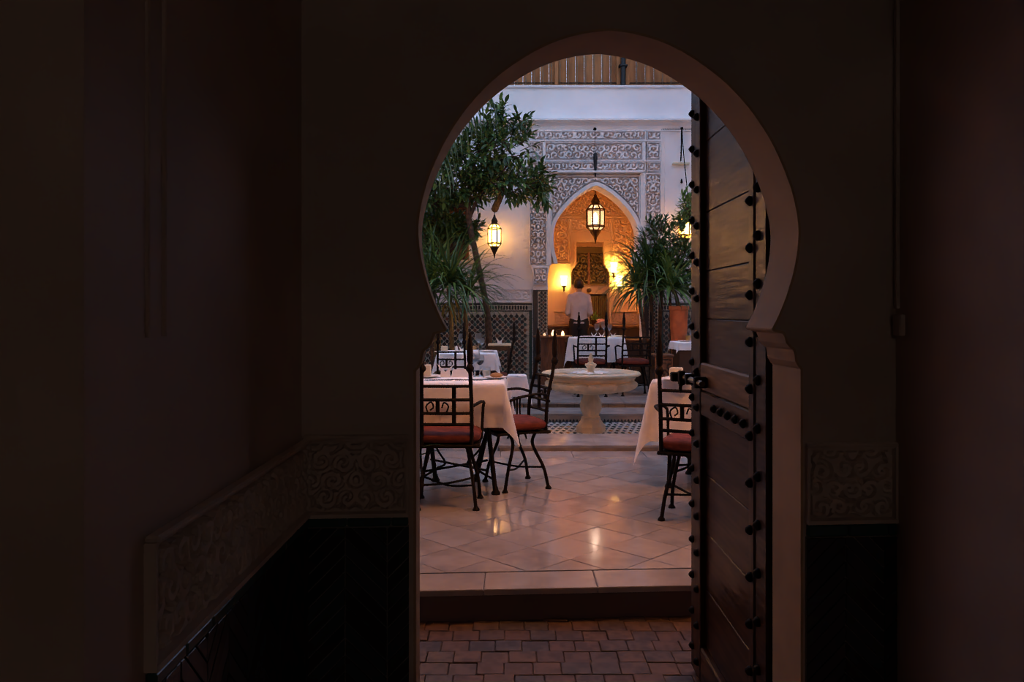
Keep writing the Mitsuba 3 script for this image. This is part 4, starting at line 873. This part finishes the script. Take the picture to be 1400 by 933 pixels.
x0, x1, y0, z1 = PX(667, 11.2), PX(699, 11.2), 11.2, PZ(471, 11.2)
part(k, 'top', box(x0, x1, y0, y0 + .4, z1 - .025, z1, .005), 'm_cream'); part(k, 'apron', box(x0 + .02, x1 - .02, y0 + .02, y0 + .38, z1 - .09, z1 - .025), 'm_darkwood')
for a in (x0 + .02, x1 - .055):
    for b in (y0 + .02, y0 + .345): part(k, 'leg', box(a, a + .035, b, b + .035, PLZ, z1 - .09), 'm_darkwood')
napkin_pocket(PX(683, 11.35), 11.35, z1, .7, 'white napkin on the narrow pale-topped table', None)
k = thing('posy', 'posy of pink and red flowers with green leaves at the left edge of the pool', 'flowers')
r = np.random.default_rng(15); qx, qy = PX(737, 8.5), 8.5
part(k, 'blossoms', join([mv(ball(.026, 1, (1, 1, .85)), qx + r.normal(0, .032), qy + r.normal(0, .05), PB + .045 + abs(r.normal(0, .022))) for _ in range(20)]), 'm_pink', kind='stuff', smooth=True)
part(k, 'leaves', join([orient((LEAF_[0] * .12, LEAF_[1]), (qx - .06 + r.normal(0, .03), qy + r.normal(0, .05), PB + .02), (math.cos(a), math.sin(a), .5)) for a in np.arange(14) * 2.4 for LEAF_ in (leaf(1, .4, .4),)]), 'm_leaf', kind='stuff', smooth=True)
# red candle lamp low at the left jamb
k = thing('red_lamp', 'small glowing red glass lamp on a low stool at the left jamb', 'candle lamp')
rx_, ry_ = PX(569.5, 6.1), 6.1; rz_ = PZ(581, 6.1)
part(k, 'glass', mv(lathe([(.022, 0), (.034, .01), (.036, .04), (.028, .06), (0, .06)], 14), rx_, ry_, rz_), 'm_ceramic', smooth=40, emitter=emit((2.2, .16, .05)))
k = thing('low_stool', 'low dark wooden stool under the red lamp at the left jamb', 'stool')
part(k, 'seat', mv(lathe([(0, -.03), (.13, -.03), (.135, -.02), (.13, 0), (0, 0)], 20), rx_ - .07, ry_, rz_), 'm_darkwood')
for i in range(3): part(k, 'leg', tube([[rx_ - .07 + .08 * math.cos(i * 2.09), ry_ + .08 * math.sin(i * 2.09), rz_ - .03], [rx_ - .07 + .11 * math.cos(i * 2.09), ry_ + .11 * math.sin(i * 2.09), 0]], .012, 6), 'm_darkwood')

# ================================================================== PLANTS
LEAF = [leaf(1, .38, .25), leaf(1, .34, .5), leaf(1, .42, .1)]
def twigs(r, centre, rad, n, per, L, wood, leaves, up=.25, root=None):
    """leafy twigs that fill an ellipsoid; each twig carries leaves along it"""
    c, R = np.array(centre), np.array(rad)
    for _ in range(n):
        d = r.normal(0, 1, 3); d /= np.linalg.norm(d); q = c + R * d * r.uniform(.35, 1.0) ** .6
        o = d * R / R.max() + np.array([0, 0, up]); o /= np.linalg.norm(o); ln = L * r.uniform(1.6, 3.0)
        a = q - o * ln * .6; e = q + o * ln * .4
        wood.append(tube([a, (a + e) / 2 + r.normal(0, .01, 3), e], [.006, .005, .003], 4))
        for i in range(per):
            t = .25 + .75 * i / (per - 1); ph = i * 2.4 + r.uniform(0, .6)
            s1 = np.cross(o, [0.3, .2, 1.0]); s1 /= np.linalg.norm(s1); s2 = np.cross(o, s1)
            dd = (s1 * math.cos(ph) + s2 * math.sin(ph)) * (1.05 - .6 * t) + o * (.35 + .7 * t) + np.array([0, 0, -.12])
            m = LEAF[int(r.integers(3))]; sc = L * r.uniform(.75, 1.2)
            leaves.append(orient((m[0] * sc, m[1]), a + (e - a) * t, dd, r.uniform(-.5, .5)))
def P3(u, v, Y): return np.array([PX(u, Y), Y, PZ(v, Y)])
def limb(wood, pts, r0, r1, n=8):
    c = curve(pts, 6); wood.append(tube(c, np.linspace(r0, r1, len(c)), n))
r = np.random.default_rng(101)
k = thing('citrus_tree', 'leafy citrus tree with leaning trunk in front of the left white wall', 'tree')
YT = 11.75; wood, lv, tr = [], [], []
limb(tr, [np.array([PX(669, YT), YT, PLZ]), P3(668.5, 470, YT), P3(665, 420, YT), P3(652, 355, YT), P3(641, 300, YT), P3(640, 262, YT)], .052, .036)
limb(tr, [P3(641, 300, YT), P3(655, 270, YT), P3(680, 245, YT), P3(700, 215, YT)], .030, .012)
limb(tr, [P3(641, 290, YT), P3(625, 265, YT), P3(606, 240, YT)], .026, .012); limb(tr, [P3(640, 262, YT), P3(648, 225, YT), P3(662, 190, YT)], .03, .01)
limb(tr, [P3(686, 246, YT + .3), P3(686, 262, YT + .5), P3(676.5, 286, YT + 1.26)], .05, .06)
tk = part(k, 'trunk', join(tr), 'm_trunk', smooth=50)
for cu, cv, du, dv, dy, n in ((690, 205, 46, 42, .55, 84), (684, 158, 10, 14, .2, 10), (712, 170, 12, 10, .2, 7), (668, 178, 18, 18, .3, 12), (700, 250, 52, 22, .55, 78), (738, 255, 20, 22, .35, 24), (655, 228, 40, 30, .6, 56), (612, 245, 36, 34, .6, 76), (598, 275, 24, 20, .5, 34), (640, 262, 36, 16, .5, 34), (628, 208, 18, 20, .4, 14)):
    twigs(r, P3(cu, cv, YT + .1), (du * YT / F_PX, dy, dv * YT / F_PX), n, 8, .128, wood, lv)
n = len(lv); idx = r.permutation(n); a = int(n * .22)
part(k, 'twigs', join(wood), 'm_trunk', kind='stuff'); part(k, 'foliage', join([lv[i] for i in idx[a:]]), 'm_leaf', kind='stuff', smooth=True); part(k, 'young_foliage', join([lv[i] for i in idx[:a]]), 'm_leaf2', kind='stuff', smooth=True)
k = thing('shrub', 'dark broad-leaved climber in front of the shuttered window', 'shrub', None); wood, lv = [], []
YS = 12.3
limb(wood, [np.array([PX(592, YS), YS, PLZ]), P3(590, 430, YS), P3(600, 330, YS)], .03, .015)
for cu, cv, du, dv, dy, n in ((612, 312, 34, 16, .35, 60), (640, 318, 18, 14, .3, 22), (580, 340, 14, 40, .35, 50), (588, 300, 20, 24, .35, 36)): twigs(r, P3(cu, cv, YS), (du * YS / F_PX, dy, dv * YS / F_PX), n, 8, .13, wood, lv)
part(k, 'stems', join(wood), 'm_trunk'); part(k, 'foliage', join(lv), 'm_leaf', kind='stuff', smooth=True)
def bush(label, parts_, Y, L, bsdf, root):
    k = thing('shrub', label, 'shrub', None); wood, lv = [], []
    limb(wood, root, .03, .012)
    for cu, cv, du, dv, dy, n in parts_: twigs(r, P3(cu, cv, Y), (du * Y / F_PX, dy, dv * Y / F_PX), n, 8, L, wood, lv)
    part(k, 'stems', join(wood), 'm_trunk'); part(k, 'foliage', join(lv), bsdf, kind='stuff', smooth=True)
bush('green shrub with lamp light behind it at the right wall', ((905, 325, 34, 26, .35, 95), (893, 345, 22, 16, .3, 36), (936, 362, 14, 26, .3, 40), (918, 370, 22, 20, .3, 40)), 12.3, .085, 'm_leaf', [np.array([PX(918, 12.3), 12.3, PLZ]), P3(917, 430, 12.3), P3(912, 340, 12.3)])
bush('light green branch hanging before the lattice window', ((943, 286, 10, 22, .25, 34), (934, 303, 7, 8, .2, 10)), 12.4, .09, 'm_leaf2', [np.array([PX(952, 12.4), 12.4, PLZ]), P3(950, 400, 12.4), P3(946, 310, 12.4), P3(938, 280, 12.4)])
def blade(p0, az_, el, L, wd, n=9, g=1.0, tp=2.2):
    """a strap leaf: leaves p0 at elevation el and bends down under its weight"""
    d = np.array([math.cos(az_) * math.cos(el), math.sin(az_) * math.cos(el), math.sin(el)]); p = np.array(p0, float); pts = [p.copy()]
    for i in range(n):
        d = d + np.array([0, 0, -g * .22 * (i + 1) / n]); d /= np.linalg.norm(d); p = p + d * L / n; pts.append(p.copy())
    pts = np.array(pts); t = np.linspace(0, 1, n + 1); w = wd * np.minimum(1, t * 5 + .35) * (1 - t ** tp) + .001
    s = np.array([-math.sin(az_), math.cos(az_), 0]); up = np.cross(np.gradient(pts, axis=0), s); up /= np.linalg.norm(up, axis=1, keepdims=True) + 1e-9
    v = np.vstack([pts - s * w[:, None] / 2 + up * w[:, None] * .18 * np.sign(up[:, 2:3] + 1e-9), pts, pts + s * w[:, None] / 2 + up * w[:, None] * .18 * np.sign(up[:, 2:3] + 1e-9)]); m = n + 1; f = []
    for i in range(n):
        for a in (0, m): f += [[a + i, a + i + 1, a + m + i + 1], [a + i, a + m + i + 1, a + m + i]]
    return v, np.array(f)
def rosette(k, p, n, L, wd, g, seed, mats, el=(-.2, 1.3), nm='leaf', toward=None):
    r = np.random.default_rng(seed)
    for i in range(n):
        az_ = i * 2.4 + r.uniform(-.3, .3); e = el[0] + (el[1] - el[0]) * (i / n) + r.uniform(-.1, .1)
        part(k, nm, blade(p + r.normal(0, .015, 3), az_, e, L * r.uniform(.75, 1.15), wd * r.uniform(.8, 1.2), g=g), mats[int(r.integers(len(mats)))], smooth=True)
def crown_plant(name, label, heads, Y, trunk, trunk_bsdf, mats, tr_r=.035):
    k = thing(name, label, 'plant')
    tw = []
    for t in trunk: limb(tw, t, tr_r, tr_r * .8)
    part(k, 'trunk', join(tw), trunk_bsdf, smooth=50)
    for i, (u, v, dy, n, L, wd, g) in enumerate(heads): rosette(k, P3(u, v, Y + dy), n, L, wd, g, 300 + i + int(u), mats)
    return k
YD = 10.95
k = crown_plant('dracaena', 'dracaena with long drooping leaves and pale trunk left of the citrus tree', [(615, 388, 0, 110, .95, .036, 1.15), (588, 396, .1, 80, 1.0, .036, 1.1), (640, 402, .2, 70, .85, .030, 1.4), (595, 368, .4, 30, .8, .034, 1.0)], YD, [[np.array([PX(618, YD), YD, PLZ]), P3(617, 440, YD), P3(613, 392, YD)], [np.array([PX(600, YD), YD + .1, PLZ]), P3(598, 440, YD + .1), P3(588, 402, YD + .1)], [np.array([PX(636, YD), YD + .2, PLZ]), P3(637, 450, YD + .2), P3(636, 405, YD + .2)], [np.array([PX(596, YD), YD + .4, PLZ]), P3(594, 440, YD + .4), P3(592, 372, YD + .4)]], 'm_trunkpale', ['m_leaf', 'm_leaf', 'm_leaf2'])
rr_ = np.random.default_rng(4)
for i in range(16): part(k, 'dry_leaf', blade(P3(615, 412, YD) + rr_.normal(0, .03, 3), rr_.uniform(0, 6.28), -.9, rr_.uniform(.3, .5), .035, g=1.6), 'm_leafyellow', smooth=True)
YR = 11.9
k = thing('terracotta_planter', 'tall orange terracotta planter right of the pilaster', 'planter')
tx = PX(928, YR); zp = PZ(419, YR)
part(k, 'urn', mv(lathe([(.0, PLZ), (.09, PLZ), (.095, PLZ + .04), (.105, .6), (.125, 1.0), (.135, zp - .06), (.148, zp - .05), (.150, zp), (.135, zp + .004), (.125, zp - .03), (0, zp - .04)], 28), tx, YR, 0), 'm_terracotta', smooth=40)
part(k, 'soil', mv(lathe([(.0, zp - .035), (.126, zp - .03), (0, zp - .028)], 20), tx, YR, 0), 'm_darkwood')
k = thing('yucca', 'spiky bright green plant growing in the terracotta planter', 'plant')
part(k, 'trunk', tube(curve([[tx, YR, zp - .035], [tx - .05, YR, zp + .18], P3(918, 396, YR)], 5), [.028] * 11, 8) if True else None, 'm_trunk', smooth=50)
rosette(k, P3(918, 394, YR), 50, .82, .075, .95, 71, ['m_leaf2'])
k = crown_plant('dracaena', 'dark weeping dracaena drooping towards the alcove on the right', [(888, 376, 0, 110, .95, .034, 1.25), (872, 394, -.1, 85, .85, .032, 1.35), (904, 392, .1, 80, .85, .034, 1.2)], 12.15, [[np.array([PX(892, 12.15), 12.15, PLZ]), P3(891, 440, 12.15), P3(888, 378, 12.15)], [np.array([PX(884, 12.15), 12.05, PLZ]), P3(880, 450, 12.05), P3(872, 398, 12.05)], [np.array([PX(900, 12.15), 12.25, PLZ]), P3(902, 450, 12.25), P3(904, 395, 12.25)]], 'm_trunk', ['m_leaf', 'm_leaf', 'm_leaf'])
# palm frond hanging in from the upper left
k = thing('palm', 'palm frond with hanging dark leaflets at the upper left of the arch', 'plant')
YP = 9.0
sp = curve([np.array([-2.2, 8.6, .0]), np.array([-2.25, 8.6, 1.8]), np.array([-2.2, 8.7, 3.3])], 6); part(k, 'trunk', tube(sp, np.linspace(.11, .08, len(sp)), 10), 'm_trunk', smooth=50)
ra = curve([np.array([-2.2, 8.7, 3.3]), np.array([-1.7, 8.85, 3.9]), P3(588, 206, YP), P3(622, 156, YP), P3(668, 114, YP)], 10); fk = part(k, 'frond', tube(ra, np.linspace(.018, .005, len(ra)), 6), 'm_leaf')
rr_ = np.random.default_rng(6)
for i in range(12, len(ra) - 1):
    for j in range(2):
        part(fk, 'leaflet', blade(ra[i] + rr_.normal(0, .01, 3), rr_.uniform(-.8, .8) + (0 if j else 3.14), -1.0, rr_.uniform(.28, .58), .028, g=2.6, tp=5.0), 'm_leaf', smooth=True)
# sprigs for the herb pot on the console
rosette('potted_herb', np.array([px_, py_, zt + .09]), 22, .22, .03, .7, 12, ['m_leaf2'], el=(.2, 1.4))
# broad dark leaves low at the left jamb, in front of the first table
k = thing('jamb_plant', 'dark strappy plant low beside the left door jamb', 'plant')
jx, jy = -.60, 4.9
k2 = part(k, 'pot', mv(lathe([(0, 0), (.10, 0), (.13, .22), (.14, .24), (.12, .24), (0, .2)], 20), -.78, 5.15, 0), 'm_terracotta', smooth=40)
rosette(k, np.array([-.78, 5.15, .22]), 26, .46, .040, .55, 41, ['m_leaf', 'm_leaf'], el=(.5, 1.45))

# ================================================================== THE WAITER
SC = .953; MX, MY = PX(791.5, 14.15), 14.15
J = {'ankle': (.085, 0, .075), 'toe': (.105, .16, .03), 'heel': (.08, -.05, .035), 'knee': (.095, .02, .50), 'hip': (.085, 0, .92), 'sh': (.155, -.005, 1.425), 'el': (.212, -.015, 1.14), 'wr': (.150, .22, 1.09)}
def hullM(pts):
    out = []
    for (p, r_) in pts:
        s_ = ball(r_, 2)[0] + np.array(p); out.append(s_)
    return m3.Manifold.hull_points(np.vstack(out))
def finish(ms, ln=.02, it=6):
    u = ms[0]
    for m in ms[1:]: u = u + m
    u = u.refine_to_length(ln); g = u.to_mesh(); t = trimesh.Trimesh(g.vert_properties[:, :3], g.tri_verts, process=False)
    trimesh.smoothing.filter_taubin(t, iterations=it); return np.array(t.vertices), np.array(t.faces)
def hand(s):
    w = np.array([s * .150, .22, 1.09]); d = np.array([-s * .35, .9, -.1]); d /= np.linalg.norm(d); sd = np.array([s * .9, .35, 0]); sd /= np.linalg.norm(sd); up = np.cross(sd, d) * s
    H = lambda a, b, c: tuple(w + d * a + sd * b + np.array([0, 0, c]))
    ms = [hullM([(H(.0, 0, 0), .024), (H(.085, -.030, 0), .014), (H(.085, .030, 0), .013)])]
    for b, L in ((-.030, .072), (-.010, .08), (.011, .075), (.030, .058)):
        p = [H(.085, b, 0), H(.085 + L * .5, b * 1.1, -.006), H(.085 + L * .8, b * 1.1, -.028), H(.085 + L * .9, b * 1.1, -.05)]
        ms += [hullM([(p[i], .0092 - .0006 * i), (p[i + 1], .0086 - .0006 * i)]) for i in range(3)]
    p = [H(.02, -.028, -.004), H(.05, -.055, -.01), H(.085, -.062, -.022)]; ms += [hullM([(p[i], .011), (p[i + 1], .0095)]) for i in range(2)]
    return ms
def figure(inf, what):
    ms = []
    I = lambda r_: r_ + inf
    for s in (-1, 1):
        j = {a: (s * b[0], b[1], b[2]) for a, b in J.items()}
        if what in ('body', 'legs'):
            ms += [hullM([(j['ankle'], I(.043)), (j['knee'], I(.058))]), hullM([(j['knee'], I(.060)), (j['hip'], I(.086))])]
            if what == 'body': ms += [hullM([(j['ankle'], .042), (j['heel'], .034), (j['toe'], .03), ((s * .09, .08, .045), .04)])]
        if what in ('body', 'jacket'):
            ms += [hullM([(j['sh'], I(.050)), (j['el'], I(.036))]), hullM([(j['el'], I(.036)), (j['wr'], I(.025))])]
        if what == 'body': ms += hand(s)
    if what in ('body', 'jacket'):
        ms += [hullM([((-.145, 0, 1.415), I(.052)), ((.145, 0, 1.415), I(.052)), ((-.075, .0, 1.27), I(.088)), ((.075, .0, 1.27), I(.088)), ((0, -.01, 1.46), I(.065))]),
               hullM([((-.075, .0, 1.27), I(.088)), ((.075, .0, 1.27), I(.088)), ((-.05, .01, 1.08), I(.088)), ((.05, .01, 1.08), I(.088))]),
               hullM([((-.05, .01, 1.08), I(.088)), ((.05, .01, 1.08), I(.088)), ((-.07, .0, .965), I(.094)), ((.07, .0, .965), I(.094))])]
    if what in ('legs', 'body'): ms += [hullM([((-.075, 0, .98), I(.094)), ((.075, 0, .98), I(.094)), ((-.085, 0, .90), I(.088)), ((.085, 0, .90), I(.088))])]
    if what == 'body':
        ms += [hullM([((0, -.01, 1.45), .058), ((0, .012, 1.56), .052)]), hullM([((0, .02, 1.665), .086), ((0, .045, 1.655), .082), ((0, .05, 1.60), .066), ((0, .07, 1.565), .045)]), hullM([((0, .125, 1.64), .014), ((0, .135, 1.615), .016)]), hullM([((-.02, .108, 1.575), .012), ((.02, .108, 1.575), .012)])]
        for s in (-1, 1): ms += [hullM([((s * .086, .02, 1.65), .014), ((s * .083, .022, 1.615), .012)]), hullM([((s * .032, .118, 1.655), .010), ((s * .045, .112, 1.655), .009)])]
    return finish(ms)
k = thing('person', 'waiter seen from behind in white jacket and black trousers at the console', 'person')
def man(m): return mv(m, MX, MY, PLZ, -4, SC)
part(k, 'body', man(figure(0, 'body')), 'm_skin', smooth=True)
jk = part(k, 'jacket', man(figure(.014, 'jacket')), 'm_shirt', smooth=True, label='white jacket')
part(jk, 'collar', man(tube(np.array([[.062 * math.cos(a), -.005 + .06 * math.sin(a), 1.505 + .012 * math.sin(a)] for a in np.linspace(0, 2 * math.pi, 20, endpoint=False)]), .018, 7, closed=True)), 'm_shirt', smooth=True)
part(jk, 'back_seam', man(tube([[0, -.128, 1.40], [0, -.124, 1.2], [0, -.112, 1.0], [0, -.119, .92]], .0025, 5)), 'm_shirt')
part(k, 'trousers', man(figure(.013, 'legs')), 'm_trousers', smooth=True, label='black trousers')
hb = ball(1, 3); v = hb[0] * np.array([.099, .102, .098]) + np.array([0, .018, 1.672]); kf = (v[hb[1]].mean(1)[:, 1] < .055) | (v[hb[1]].mean(1)[:, 2] > 1.70); kf &= v[hb[1]].mean(1)[:, 2] > 1.59
v = v + .004 * (meshkit.noise(v * 60)[:, None] - .5) * hb[0]; part(k, 'hair', man((v, hb[1][kf])), 'm_hair', smooth=True, label='short dark hair')
for s in (-1, 1): part(k, 'shoe', man(finish([hullM([((s * .085, 0, .05), .048), ((s * .08, -.05, .036), .036), ((s * .105, .165, .03), .034), ((s * .09, .08, .045), .044)])], .02, 3)), 'm_black', smooth=True)
